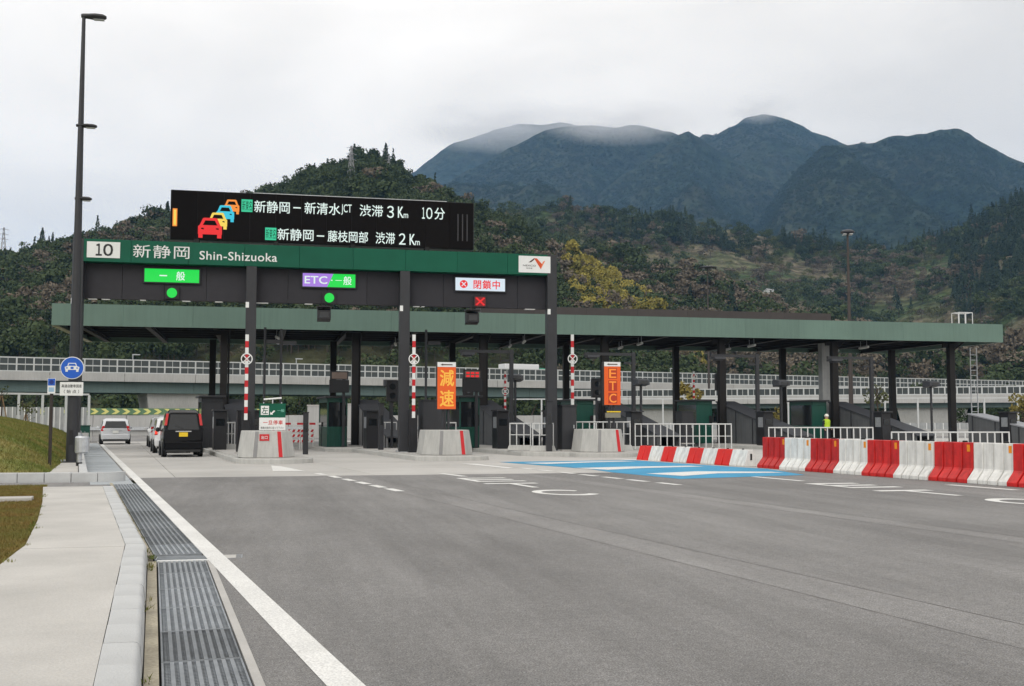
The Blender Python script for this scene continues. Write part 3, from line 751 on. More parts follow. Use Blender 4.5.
# guard rail seen end-on, starting at the verge
gr = thing('guard_rail', 'galvanised guard rail with a rolled end beside the tall lamp post', 'guard rail', (-4.88, 33.6, 0.14), math.atan(0.15))
def wbeam(y0, y1):
    prof = [(-0.00, 0.42), (0.03, 0.45), (0.08, 0.50), (0.08, 0.54), (0.02, 0.585), (0.02, 0.615), (0.08, 0.66), (0.08, 0.70), (0.03, 0.75), (0.0, 0.78)]
    p2 = [(x - 0.006, z) for x, z in prof][::-1]
    return MB().prism(prof + p2, 'y', y0, y1)
for i in range(8): wbeam(0.25 + i * 4, 0.25 + i * 4 + 3.98).build('beam', STEEL, gr)
m = MB(); prof = [(0.17, 0.36), (0.20, 0.40), (0.20, 0.80), (0.17, 0.84)]
for k in range(10):
    a, b = R(-100 + 25 * k), R(-100 + 25 * (k + 1))
    for (r0, z0), (r1, z1) in zip(prof[:-1], prof[1:]):
        m.add([(r0 * math.sin(a), r0 * -math.cos(a) + 0.1, z0), (r0 * math.sin(b), r0 * -math.cos(b) + 0.1, z0), (r1 * math.sin(b), r1 * -math.cos(b) + 0.1, z1), (r1 * math.sin(a), r1 * -math.cos(a) + 0.1, z1)], [(0, 1, 2, 3)])
m.lathe([(0.198, 0.80), (0.17, 0.845), (0.0001, 0.85)], 20, (0, 0.1, 0))
m.build('rolled_end', STEEL, gr, smooth=True)
for i in range(9):
    p_ = MB().tube([(-0.07, 0.12 + i * 4, 0), (-0.07, 0.12 + i * 4, 0.86)], 0.07, 12).build('post', STEEL, gr, smooth=True)
    MB().lathe([(0.085, 0), (0.085, 0.10)], 12, (-0.07, 0.12 + i * 4, -0.0)).build('collar', RUBBER, p_)
gc = thing('equipment_cabinet', 'green metal roadside cabinet behind the rolled guard rail end', 'cabinet', (-11.3, 78.5, 0.0), math.atan(0.15))
box('body', BOOTHG, gc, -0.36, 0.36, -0.25, 0.25, 0.12, 1.05, 0.015); box('lid', BOOTHG, gc, -0.40, 0.40, -0.29, 0.29, 1.05, 1.10); box('plinth', CONC, gc, -0.40, 0.40, -0.29, 0.29, -0.05, 0.12)
box('door_seam', BLACKM, gc, -0.005, 0.005, -0.256, -0.25, 0.2, 1.0); box('handle', STEEL, gc, 0.03, 0.06, -0.275, -0.25, 0.55, 0.7)
# ================================================================== TOLL ISLANDS
CI = [-1.65, 4.8, 11.5, 18.1, 24.9, 31.8, 39.2]           # island lines where they meet the front columns (y = 56)
NOSE = [37.4, 38.7, 41.0, 49.5, 49.0, 49.0, 49.0]
HALF = [(1.35, 1.25), (1.55, 1.2), (2.9, 1.3), (1.5, 1.5), (1.5, 1.5), (1.5, 1.5), (1.5, 1.5)]
def ix(k, y, off=0.0): return CI[k] + (0.15 if k == 0 else 0.3) + SK * (y - 56) + off
ISL = ['raised concrete island of the slow-down arrow block nearest the black car', 'raised concrete island carrying the amber slow-down sign', 'raised concrete island carrying the amber ETC sign',
       'raised concrete island behind the low red and white barriers', 'raised concrete island with the second green booth from the far end', 'raised concrete island behind the worker in the lime vest', 'raised concrete island under the far end of the canopy']
ISL[0] = 'raised concrete island carrying the green and white stop sign'
for k in range(7):
    y0, y1 = NOSE[k], 72.0; hl, hr = HALF[k]
    isl = thing('toll_island', ISL[k], 'island', (0, 0, 0), group='toll islands')
    pts = []
    x0 = ix(k, y0)
    c = x0 if k != 2 else x0 + 0.2
    ll = lambda y: ix(k, y, -hl); rr = lambda y: ix(k, y, hr)
    if k == 2: ll = lambda y: ix(k, y, -1.3 if y < 42.5 else -2.9)
    if k == 1: ll = lambda y: ix(k, y, -1.55 if y < 50.5 else -2.6)
    nose = []
    for a in range(-90, 91, 15):       # rounded nose
        t = R(a); yy = y0 + 0.9 - 0.9 * math.cos(t)
        lx, rx = ll(y0 + 0.9), rr(y0 + 0.9); mid, hw = (lx + rx) / 2, (rx - lx) / 2
        nose.append((mid + hw * math.sin(t), yy))
    if k == 2: poly = nose + [(rr(y1), y1), (ll(y1), y1), (ll(43.4), 43.4), (ix(k, 42.4, -1.3), 42.4)]
    elif k == 1: poly = nose + [(rr(y1), y1), (ll(y1), y1), (ll(51.5), 51.5), (ix(k, 50.4, -1.55), 50.4)]
    else: poly = nose + [(rr(y1), y1), (ll(y1), y1)]
    # kerb ring of stones is one course proud of the paved top
    MB().prism(poly, 'z', -0.05, 0.165).build('kerb_base', CONC_S, isl, 0.02)
    inner = [(c + (p[0] - c) * 0.86 if p[1] < y0 + 1 else p[0] + (0.14 if p[0] < ix(k, p[1]) else -0.14), p[1] + (0.12 if p[1] < y0 + 1 else 0)) for p in poly]
    inner = [(x, min(y, y1 - 0.15)) for x, y in inner]
    MB().prism(inner, 'z', 0.166, 0.182).build('paved_top', CONC, isl)

# ------------------------------------------------------------------ concrete nose blocks
def nose_block(name_label, cx, y, stop=False):
    t = thing('nose_block', name_label, 'concrete block', (cx, y, 0.185), LANE_RZ * 0.4, group='concrete nose blocks')
    b = [(-0.52, 0), (0.52, 0), (0.95, 0.75), (0.95, 1.9), (-0.95, 1.9), (-0.95, 0.75)]
    tp = [(-0.44, 0.10), (0.44, 0.10), (0.82, 0.80), (0.82, 1.9), (-0.82, 1.9), (-0.82, 0.80)]
    n = 6; m = MB()
    m.add([(x, yy, 0) for x, yy in b] + [(x, yy, 0.90) for x, yy in tp], [tuple(range(n))[::-1], tuple(range(n, 2 * n))] + [(i, (i + 1) % n, n + (i + 1) % n, n + i) for i in range(n)])
    m.build('body', CONC_S, t, 0.018)
    # painted stripe at one front corner, grey strip at the other
    def strip_(xb0, xb1, xt0, xt1, mm, nm):
        MB().hexa([(xb0, -0.006, 0.02), (xb1, -0.006, 0.02), (xb1, 0.012, 0.02), (xb0, 0.012, 0.02), (xt0, 0.092, 0.88), (xt1, 0.092, 0.88), (xt1, 0.11, 0.88), (xt0, 0.11, 0.88)]).build(nm, mm, t)
    strip_(0.36, 0.49, 0.30, 0.42, REDP, 'red_stripe'); strip_(-0.49, -0.36, -0.42, -0.30, mat('grey_strip', (0.25, 0.25, 0.25), 0.8), 'grey_strip')
    return t
nb0 = nose_block('pale concrete nose block with a red plate and stop sign on it', 0.36, 37.9)
pr = MB().hexa([(-0.28, 0.045, 0.57), (0.04, 0.045, 0.57), (0.04, 0.06, 0.57), (-0.28, 0.06, 0.57), (-0.28, 0.068, 0.79), (0.04, 0.068, 0.79), (0.04, 0.083, 0.79), (-0.28, 0.083, 0.79)]).build('red_plate', REDP, nb0)
glyphs('lettering', '出口', -0.12, 0.68, 0.20, 0.11, 0.040, REFL, pr, 0.01)
nose_block('pale concrete nose block below the amber slow-down sign', 6.86, 39.3)
nose_block('pale concrete nose block below the amber ETC sign', 13.55, 41.6)

# stop sign standing on the first block
ss = thing('stop_notice', 'green and white notice with red stop lettering on the nose block', 'sign', (0.50, 38.75, 1.085))
for x in (-0.30, 0.30): MB().tube([(x, 0.03, 0), (x, 0.03, 0.98)], 0.022, 8).build('leg', STEEL, ss, smooth=True)
u_ = box('upper_plate', GREEN, ss, -0.44, 0.44, -0.02, 0.0, 0.45, 0.93, 0.005); l_ = box('lower_plate', REFL, ss, -0.44, 0.44, -0.02, 0.0, 0.02, 0.445, 0.005)
box('icon_field', REFL, u_, -0.39, -0.12, -0.026, -0.0205, 0.54, 0.85); glyphs('lettering', '左', -0.255, 0.695, 0.21, 0.24, -0.028, GREEN, u_, 0.01)
MB().wallpoly([(-0.08, 0.55), (0.02, 0.55), (0.0, 0.58), (0.09, 0.67), (0.05, 0.70), (-0.04, 0.61), (-0.07, 0.65)], -0.021, 0.004).build('arrow', REFL, u_)
glyphs('lettering', '一般', 0.28, 0.69, 0.24, 0.10, -0.022, mat('sign_pale_green', (0.2, 0.5, 0.4), 0.5, var=0), u_, 0.01)
glyphs('lettering', '一旦停車', 0.02, 0.28, 0.66, 0.15, -0.022, REDPRINT, l_, 0.018, spacing=1.1); glyphs('lettering', '係員の指示に従って下さい', 0.0, 0.10, 0.78, 0.075, -0.022, PRINT, l_, 0.005)
bl = MB().tube([(-0.30, -0.03, 1.07), (0.30, -0.03, 1.12)], 0.03, 8).build('sign_light', REFL, ss, smooth=True); box('light_bracket', STEEL, ss, -0.02, 0.02, -0.02, 0.02, 0.93, 1.1)

# amber lane signs
def amber_sign(label, cx, y, chars, zt, arrow=True):
    t = thing('lane_sign', label, 'LED sign', (cx, y, 0.185), group='amber lane signs')
    hz0, hz1 = zt - 1.78 - 0.185, zt - 0.185
    box('cabinet', POST, t, -0.36, 0.36, 0.03, 0.32, hz0, hz1, 0.01)
    fr = box('screen', LED_OB, t, -0.35, 0.35, 0.005, 0.029, hz0 + 0.01, hz1 - 0.19)
    hd = box('arrow_plate', REFL, t, -0.35, 0.35, 0.005, 0.029, hz1 - 0.185, hz1 - 0.005)
    MB().wallpoly([(-0.24, hz1 - 0.10), (-0.14, hz1 - 0.06), (-0.14, hz1 - 0.08), (0.22, hz1 - 0.08), (0.22, hz1 - 0.12), (-0.14, hz1 - 0.12), (-0.14, hz1 - 0.14)], 0.004, 0.003).build('arrow', LOGO_D, hd)
    n = len(chars); H = hz1 - 0.19 - hz0
    for i, ch in enumerate(chars):
        zc = hz0 + 0.03 + (H - 0.06) * (n - 0.5 - i) / n
        if n == 3: box('dark_cell', mat('led_cell_red', (0.50, 0.03, 0.004), emit=0.9), fr, -0.18, 0.20, 0.0015, 0.0045, zc - 0.22, zc + 0.22)
        glyphs('character', ch, 0.01, zc, 0.52 if n == 2 else 0.30, 0.60 if n == 2 else 0.36, 0.0, LED_OY if n == 2 else LED_O, fr, 0.016)
    MB().tube([(-0.10, 0.18, 0.90), (-0.10, 0.18, hz0)], 0.055, 10).build('post', POST, t, smooth=True); MB().tube([(0.10, 0.18, 0.90), (0.10, 0.18, hz0)], 0.055, 10).build('post', POST, t, smooth=True)
    box('foot', POST, t, -0.22, 0.22, 0.02, 0.36, 0.0, 0.92)
    return t
amber_sign('tall amber LED sign with two slow-down characters above a nose block', 6.92, 40.9, '減速', 3.63)
t = amber_sign('tall amber LED sign spelling ETC above a nose block', 14.22, 43.2, 'ETC', 3.84)
box('yellow_bar', YELLOW, t, -0.25, 0.34, -0.02, 0.02, 1.58, 1.63); box('lower_plate', mat('dull_plate', (0.2, 0.19, 0.15), .6), t, -0.30, 0.34, 0.0, 0.1, 1.36, 1.56)

# ------------------------------------------------------------------ raised boom arms with ring
def boom(label, x, y, z0, z1, ring_z, s=1.0, zb=0.185):
    t = thing('boom_gate', label, 'boom gate', (x, y, zb), group='raised boom gates')
    box('motor_box', BLACKM, t, -0.17 * s, 0.17 * s, -0.05, 0.35, 0, z0 - zb + 0.35, 0.012)
    n = 13; L_ = z1 - z0
    for i in range(n):
        a = z0 - zb + L_ * i / n; b = z0 - zb + L_ * (i + 1) / n
        box('arm_band', REFL if i % 2 == 0 else REDP, t, -0.062 * s, 0.062 * s, -0.12, -0.06, a, b - 0.002)
    rz_ = ring_z - zb
    m = MB()
    for k in range(28):
        a, b = 2 * math.pi * k / 28, 2 * math.pi * (k + 1) / 28
        for (r0, r1) in ((0.175 * s, 0.215 * s),):
            m.hexa([(r0 * math.cos(a), -0.15, rz_ + r0 * math.sin(a)), (r1 * math.cos(a), -0.15, rz_ + r1 * math.sin(a)), (r1 * math.cos(b), -0.15, rz_ + r1 * math.sin(b)), (r0 * math.cos(b), -0.15, rz_ + r0 * math.sin(b)),
                    (r0 * math.cos(a), -0.13, rz_ + r0 * math.sin(a)), (r1 * math.cos(a), -0.13, rz_ + r1 * math.sin(a)), (r1 * math.cos(b), -0.13, rz_ + r1 * math.sin(b)), (r0 * math.cos(b), -0.13, rz_ + r0 * math.sin(b))])
    r_ = m.build('ring', WHITE, t)
    for sg in (1, -1):
        MB().wallpoly([(sg * u * s, rz_ + v * s) for u, v in ((-0.135, -0.11), (-0.11, -0.135), (0.135, 0.11), (0.11, 0.135))], -0.132 - 0.006 * sg, 0.008).build('ring_cross', WHITE, r_)
    return t
boom('raised red and white boom arm left of the green notice', -0.42, 42.0, 1.45, 4.62, 3.71)
boom('raised red and white boom arm right of the gantry post by the slow-down sign', 5.95, 43.0, 1.53, 4.80, 3.84)
boom('raised red and white boom arm left of the ETC sign', 13.0, 45.0, 1.53, 5.08, 4.04)
boom('smaller raised boom arm further back between the gantry posts', 13.1, 58.5, 1.9, 4.1, 3.0, 0.9)
boom('raised boom arm half hidden behind the gantry post by the slow-down sign', 6.72, 50.5, 1.6, 4.3, 3.2, 0.8)
boom('raised boom arm beside the far green booth', 24.05, 58.5, 2.2, 4.2, 3.9, 0.8)

# ------------------------------------------------------------------ canopy
CY0, CY1, CX0, CX1, CZ0, CZ1 = 55.3, 66.6, -9.55, 41.85, 5.92, 6.96
can = thing('toll_canopy', 'long green edged canopy roof over all the toll lanes', 'canopy', (0, 0, 0))
n = 16
for i in range(n):
    a = CX0 + (CX1 - CX0) * i / n; b = CX0 + (CX1 - CX0) * (i + 1) / n
    box('fascia_panel', FASCIA, can, a + 0.003, b - 0.003, CY0, CY0 + 0.14, CZ0, CZ1)
    box('fascia_panel', FASCIA, can, a + 0.003, b - 0.003, CY1 - 0.14, CY1, CZ0, CZ1)
for x in (CX0, CX1 - 0.14):
    for i in range(4):
        a = CY0 + 0.143 + (CY1 - CY0 - 0.286) * i / 4; b = CY0 + 0.143 + (CY1 - CY0 - 0.286) * (i + 1) / 4
        box('fascia_panel', FASCIA, can, x, x + 0.14, a + 0.003, b - 0.003, CZ0, CZ1)
ROOFD = mat('roof_underside', (0.03, 0.029, 0.03), 0.7, var=0.15, scale=1)
dk = box('roof_deck', ROOFD, can, CX0 + 0.145, CX1 - 0.145, CY0 + 0.145, CY1 - 0.145, 6.50, 6.80)
box('edge_trim', mat('gutter_metal', (0.35, 0.34, 0.24), 0.5), can, CX0 + 0.002, CX0 + 0.30, CY0 + 0.15, CY1 - 0.15, CZ0 - 0.04, CZ0 - 0.003)
for y in (55.75, 57.4, 59.0, 60.6, 62.2, 63.8, 65.4):
    box('purlin', STEELD, can, CX0 + 0.15, CX1 - 0.15, y - 0.07, y + 0.07, 6.12, 6.495)
FCOL = [atx for atx in (-1.67, 4.82, 11.46, 18.12, 24.88, 31.72, 39.2)]
BCOL = [-2.46, 4.14, 10.97, 17.83, 24.78, 31.85, 39.45]
xs = [-8.4] + [(a + b) / 2 for a, b in zip(FCOL, BCOL)]
for x in xs + [(xs[i] + xs[i + 1]) / 2 for i in range(len(xs) - 1)]:
    m = MB().box(x - 0.13, x + 0.13, CY0 + 0.2, CY1 - 0.2, 5.90, 5.93); m.box(x - 0.02, x + 0.02, CY0 + 0.2, CY1 - 0.2, 5.93, 6.08); m.box(x - 0.13, x + 0.13, CY0 + 0.2, CY1 - 0.2, 6.08, 6.115)
    m.build('cross_beam', STEELD, can)
for x in FCOL:
    c_ = box('column', COLD, can, x - 0.17, x + 0.17, 56.3, 56.64, 0.18, 5.895, 0.01); box('base_plate', STEELD, c_, x - 0.28, x + 0.28, 56.2, 56.74, 0.183, 0.21)
    box('head_bracket', STEELD, c_, x - 0.5, x + 0.5, 56.40, 56.54, 5.65, 5.89)
for x in BCOL:
    c_ = box('column', COLD, can, x - 0.17, x + 0.17, 62.8, 63.14, 0.18, 5.895, 0.01); box('base_plate', STEELD, c_, x - 0.28, x + 0.28, 62.7, 63.24, 0.183, 0.21)
for i in range(6):        # lighting strips slung between the beams, one pair to a lane
    x = (FCOL[i] + FCOL[i + 1]) / 2 - 0.6
    for y in (57.9, 61.3):
        f = MB().tube([(x - 0.1, y, 5.72), (x + 0.1, y + 1.3, 5.72)], 0.07, 8).build('light_strip', WHITE, can, smooth=True)
        for q in (0.2, 1.1): MB().tube([(x - 0.1 + 0.15 * q, y + q, 5.78), (x - 0.1 + 0.15 * q, y + q, 6.1)], 0.015, 6).build('hanger', STEEL, f)
# raised dark ridge vent on the roof and the roof hatch rail
rv = thing('roof_vent', 'long low dark ridge vent on the canopy roof', 'roof vent', (0, 58.6, 6.80))
for i in range(7):
    a = 11.8 + 21.0 * i / 7; b = 11.8 + 21.0 * (i + 1) / 7
    box('vent_panel', mat('vent_brown', (0.055, 0.048, 0.046), 0.6, rnd=0.08), rv, a + 0.004, b - 0.004, 0, 1.6, 0, 0.90)
hr_ = thing('roof_hatch_rail', 'white tubular hatch rail on the far end of the canopy roof', 'railing', (40.35, 57.2, 6.80))
for x in (0, 0.45, 0.9):
    for y in (0, 0.7): MB().tube([(x, y, 0), (x, y, 1.0)], 0.025, 6).build('upright', WHITE, hr_)
for y in (0, 0.7): MB().tube([(0, y, 1.0), (0.9, y, 1.0)], 0.025, 6).build('top_rail', WHITE, hr_)
for x in (0, 0.9): MB().tube([(x, 0, 1.0), (x, 0.7, 1.0)], 0.025, 6).build('top_rail', WHITE, hr_)
ld = thing('roof_ladder', 'tall steel access ladder at the far end of the canopy', 'ladder', (41.75, 58.2, 0.0))
for x in (-0.02, 0.42): MB().tube([(x, 0, 0), (x, 0, 5.8)], 0.035, 6).build('rail', STEEL, ld)
rg = MB().tube([(-0.02, 0, 0), (0.42, 0, 0)], 0.014, 6).mesh('rung', STEEL)
for i in range(17): link('rung', rg, ld, (0, 0, 0.4 + i * 0.31))

# grey service column standing among the far lanes
sc = thing('service_column', 'wide grey square column between the far green booth and black columns', 'column', (31.95, 58.0, 0.183))
box('shaft', mat('grey_column_paint', (0.30, 0.31, 0.31), 0.5, streak=0.15), sc, -0.24, 0.24, -0.24, 0.24, 0, 5.7, 0.015); box('base_plate', STEELD, sc, -0.34, 0.34, -0.34, 0.34, 0.0, 0.03)
box('cable_tray', POST, sc, 0.245, 0.38, -0.1, 0.1, 0.03, 5.6)

# ------------------------------------------------------------------ booths
BL = ['dark grey toll booth beside the black car', 'dark green toll booth next to the lowered striped barrier', 'narrow green toll booth behind the amber slow-down sign',
      'green toll booth behind the amber ETC sign', 'green toll booth behind the low red and white barriers', 'green toll booth left of the grey service column', 'green toll booth nearest the roof ladder']
DISP = mat('unlit_display', (0.16, 0.12, 0.10), 0.4)
for k in range(6):
    y = 53.6; x = ix(k, y, (-0.95, -1.85, 0)[k] if k < 3 else 0)
    if k > 2: y = 57.5; x = CI[k] - 1.2
    if k == 2: y = 50.8; x = 9.35
    bt = thing('toll_booth', BL[k], 'toll booth', (x, y, 0.183), LANE_RZ, group='toll booths')
    W_, D_, H_ = 0.48, 1.1, 2.3
    BOOTHG = MATS['booth_green'] if k else POST
    MB().box(-W_, W_, -D_, D_, 0, 0.95).build('lower_body', BOOTHG, bt, 0.02)
    for sx in (-1, 1):
        for sy in (-1, 1): box('corner_post', BOOTHG, bt, sx * W_ - 0.06 * (sx > 0) - 0.0 * (sx < 0), sx * W_ + 0.06 * (sx < 0), sy * D_ - 0.06 * (sy > 0), sy * D_ + 0.06 * (sy < 0), 0.95, H_)
    for sy in (-1, 1): box('end_pane', GLASSD if k in (1, 2) else BOOTHG, bt, -W_ + 0.065, W_ - 0.065, sy * (D_ - 0.04) - 0.015, sy * (D_ - 0.04) + 0.015, 0.955, H_ - 0.2)
    for sx in (-1, 1): box('side_pane', GLASSD, bt, sx * (W_ - 0.04) - 0.015, sx * (W_ - 0.04) + 0.015, -D_ + 0.065, D_ - 0.065, 0.955, H_ - 0.2)
    box('header', BOOTHG, bt, -W_, W_, -D_, D_, H_ - 0.2, H_, 0.01); box('roof', POST, bt, -W_ - 0.12, W_ + 0.12, -D_ - 0.15, D_ + 0.15, H_, H_ + 0.09, 0.01)
    for i in range(4): box('rib', BOOTHG, bt, -W_ + 0.12 + i * 0.24 - 0.02, -W_ + 0.12 + i * 0.24 + 0.02, -D_ - 0.03, -D_ - 0.001, 0.04, 0.94)
    box('service_hatch', BLACKM, bt, W_ - 0.20, W_ - 0.03, -D_ - 0.02, -D_ - 0.002, 1.0, 1.5)
    if k not in (1, 2): continue
    # fee display on a mast over the booth
    dm = box('display_mast', POST, bt, 0.18, 0.30, -D_ - 0.30, -D_ - 0.18, 0, 3.5)
    dh = box('display_head', BLACKM, bt, -0.46, 0.46, -D_ - 0.42, -D_ - 0.31, 2.55, 3.15, 0.01)
    box('display_window', DISP, dh, -0.36, 0.36, -D_ - 0.43, -D_ - 0.421, 3.2, 3.5); box('display_frame', BLACKM, dh, -0.42, 0.42, -D_ - 0.419, -D_ - 0.32, 3.16, 3.56)
    if k == 2:
        for i in range(2):
            for j in range(3): box('lit_digit', LED_R, dh, -0.30 + j * 0.22, -0.14 + j * 0.22, -D_ - 0.434, -D_ - 0.4305, 3.22 + i * 0.14, 3.31 + i * 0.14)

# ------------------------------------------------------------------ covered stairways to the passage below the lanes
SL = ['dark sloping stair cover behind the raised boom by the stop notice', 'dark sloping stair cover with pale side wall beside the dark green booth', 'dark sloping stair cover between the slow-down sign and low fence',
      'dark sloping stair cover behind the ETC sign', 'dark sloping stair cover behind the low red and white barriers', 'dark sloping stair cover behind the worker in the lime vest', 'pale grey sloping stair cover at the far edge of the plaza']
for k in range(7):
    y = 50.2; L_ = 7.4; ztop = 2.25 if k < 6 else 1.75; zl = 0.45
    off = (0.55, 0.55, 0.0, 0.35, 0.55, 0.55, -0.5)[k]
    if k == 6: y = 47.0
    t = thing('stair_cover', SL[k], 'stair cover', (ix(k, y, off), y, 0.183 if k < 6 else 0.0), LANE_RZ, group='stair covers')
    hw = 0.62
    rm = SHEETD if k < 6 else mat('pale_roof_sheet', (0.26, 0.27, 0.29), 0.45, streak=0.1)
    for i in range(6):
        a, b = L_ * i / 6, L_ * (i + 1) / 6; za, zb_ = zl + (ztop - zl) * i / 6, zl + (ztop - zl) * (i + 1) / 6
        MB().hexa([(-hw, a + 0.005, za), (hw, a + 0.005, za), (hw, b, zb_), (-hw, b, zb_), (-hw, a + 0.005, za + 0.07), (hw, a + 0.005, za + 0.07), (hw, b, zb_ + 0.07), (-hw, b, zb_ + 0.07)]).build('roof_sheet', rm, t)
    for sx in (-1, 1):
        wall = MB().prism([(0.1, 0), (L_ - 0.05, 0), (L_ - 0.05, ztop - 0.03), (0.1, zl + 0.0)], 'x', sx * (hw - 0.09), sx * (hw - 0.05)).build('side_wall', mat('stair_side', (0.10, 0.105, 0.11), 0.6, streak=0.2) if k != 1 else mat('stair_side_pale', (0.30, 0.30, 0.30), 0.6, streak=0.3), t)
        for i in range(5):
            yy = 0.4 + i * 1.65; zz = zl + (ztop - zl) * yy / L_
            box('post', POST, t, sx * (hw - 0.045) - 0.025, sx * (hw - 0.045) + 0.025, yy - 0.03, yy + 0.03, 0, zz - 0.01)
    box('end_wall', POST, t, -hw + 0.1, hw - 0.1, L_ - 0.12, L_ - 0.06, 0, ztop - 0.04)

# ------------------------------------------------------------------ equipment on the islands
def cabinet(label, x, y, w_, d_, h_, m, group='lane equipment cabinets'):
    t = thing('lane_cabinet', label, 'cabinet', (x, y, 0.183), LANE_RZ, group=group)
    box('body', m, t, -w_ / 2, w_ / 2, -d_ / 2, d_ / 2, 0.06, h_, 0.015); box('plinth', CONC, t, -w_ / 2 - .03, w_ / 2 + .03, -d_ / 2 - .03, d_ / 2 + .03, 0, 0.06)
    box('door', m, t, -w_ / 2 + .06, w_ / 2 - .06, -d_ / 2 - 0.012, -d_ / 2 - 0.001, 0.14, h_ - 0.1); box('handle', STEEL, t, w_ / 2 - .14, w_ / 2 - .10, -d_ / 2 - 0.03, -d_ / 2 - 0.013, h_ * .5, h_ * .5 + .14)
    box('top_cover', m, t, -w_ / 2 - .04, w_ / 2 + .04, -d_ / 2 - .05, d_ / 2 + .04, h_, h_ + 0.04)
    return t
cabinet('charcoal equipment cabinet right of the boom by the slow-down sign', 6.95, 44.6, 1.0, 0.7, 2.05, POST)
cabinet('charcoal equipment cabinet behind the third gantry post from the lamp', 12.45, 43.9, 0.62, 0.6, 1.85, POST)
cabinet('black equipment cabinet beside the boom by the stop notice', -0.60, 43.2, 0.32, 0.5, 1.6, BLACKM)
cabinet('black ticket cabinet at the foot of the gantry post by the slow-down sign', 6.05, 44.5, 0.4, 0.45, 1.45, BLACKM)
cabinet('dark equipment cabinet behind the low red and white barriers', 22.1, 55.0, 0.7, 0.7, 1.7, POST)
for lb, x, y, h_ in (('short charcoal sensor post beside the pale stair cover wall', 5.15, 47.2, 1.95), ('charcoal sensor post right of the lowered striped barrier', 2.0, 47.5, 1.75), ('charcoal sensor post between the two short island fences', 11.55, 43.35, 2.0),
                   ('charcoal sensor post at the back of the ETC sign', 17.1, 52, 3.4)):
    t = thing('sensor_post', lb, 'sensor post', (x, y, 0.0 if x == 2.0 else 0.183)); box('shaft', POST, t, -0.11, 0.11, -0.11, 0.11, 0, h_, 0.012); box('cap', BLACKM, t, -0.13, 0.13, -0.13, 0.13, h_, h_ + 0.04); box('sensor_window', GLASSD, t, -0.06, 0.06, -0.118, -0.112, h_ * .55, h_ * .75)
# slim antenna masts
for lb, px, y, zt in (('slim charcoal antenna mast right of the gantry post above the stop notice', -0.05 + 0.30, 46.0, 5.05), ('slim charcoal antenna mast above the stop notice, the second of the pair', 0.90, 46.0, 5.0), ('slim charcoal antenna mast left of the amber slow-down sign', 7.12, 47.5, 5.2)):
    t = thing('antenna_mast', lb, 'mast', (px, y, 0.183), group='antenna masts'); MB().tube([(0, 0, 0), (0, 0, zt)], 0.055, 8).build('pole', POST, t, smooth=True)
    box('antenna', POST, t, 0.05, 0.62, -0.07, 0.07, zt - 0.65, zt - 0.50); box('base_plate', STEELD, t, -0.12, 0.12, -0.12, 0.12, 0, 0.02)
for lb, x, y, zb in (('black lane signal head on a post beside the pale stair cover', 5.95, 50.0, 2.1), ('black lane signal head right of the slow-down sign', 10.4, 55.0, 2.5), ('black lane signal head on a tall post by the far green booth', 25.1, 57.2, 2.9), ('black lane signal head right of the ETC sign', 16.75, 53.5, 2.4)):
    t = thing('lane_signal', lb, 'signal', (x, y, 0.183), group='lane signal heads'); MB().tube([(0, 0, 0), (0, 0, zb)], 0.06, 8).build('post', POST, t, smooth=True)
    h_ = box('head', BLACKM, t, -0.26, 0.26, -0.16, 0.12, zb, zb + 0.95, 0.015)
    for q in (0.27, 0.68): MB().lathe([(0.14, -0.02), (0.14, 0)], 14, (0, -0.161, zb + q), 'y').build('lens', GLASSD, h_)
    box('visor', BLACKM, h_, -0.28, 0.28, -0.30, -0.161, zb + 0.95, zb + 0.97)

# more lane equipment under the canopy
def terminal(label, x, y, h_=1.65):
    t = thing('ticket_machine', label, 'ticket machine', (x, y, 0.183), LANE_RZ, group='ticket machines')
    MB().hexa([(-.27, -.38, 0), (.27, -.38, 0), (.27, .38, 0), (-.27, .38, 0), (-.27, -.30, h_), (.27, -.30, h_), (.27, .38, h_), (-.27, .38, h_)]).build('body', BLACKM, t, 0.02)
    box('hood', POST, t, -.32, .32, -.46, .42, h_, h_ + .07); box('side_panel', STEEL, t, -.279, -.271, -.22, .22, h_ * .55, h_ * .85); box('screen', GLASSD, t, -.18, .18, -.345, -.33, h_ * .62, h_ * .80)
for lb, k_, y, o_ in (('black ticket machine beside the far end of the black car', 0, 49.2, -.9), ('black ticket machine left of the dark stair cover by the stop notice', 0, 51.0, .75), ('black ticket machine in front of the dark green booth', 1, 49.6, -.9), ('black ticket machine right of the slow-down sign', 2, 48.0, -2.2),
                      ('black ticket machine behind the ETC nose block', 2, 49.5, .7), ('black ticket machine left of the white railing by the low barriers', 3, 51.5, -.9), ('black ticket machine in the lane before the booth by the low barriers', 4, 51.0, -1.0), ('black ticket machine near the worker in the lime vest', 5, 51.5, -1.0), ('black ticket machine by the last canopy column', 6, 51.5, -.9)):
    terminal(lb, ix(k_, y, o_), y)
def camera_mast(label, x, y, h_):
    t = thing('camera_mast', label, 'camera mast', (x, y, 0.183), group='camera masts'); MB().tube([(0, 0, 0), (0, 0, h_)], .065, 8).build('pole', POST, t, smooth=True)
    c_ = MB().hexa([(-.34, -.40, h_ + .02), (.34, -.40, h_ + .02), (.34, .30, h_ - .05), (-.34, .30, h_ - .05), (-.30, -.42, h_ + .26), (.30, -.42, h_ + .26), (.34, .30, h_ + .34), (-.34, .30, h_ + .34)]).build('housing', SHEETD, t, .02); box('lens_window', GLASSD, c_, -.2, .2, -.425, -.412, h_ + .07, h_ + .2)
    box('bracket', POST, t, -.05, .05, -.05, .05, h_ - .12, h_ - .02)
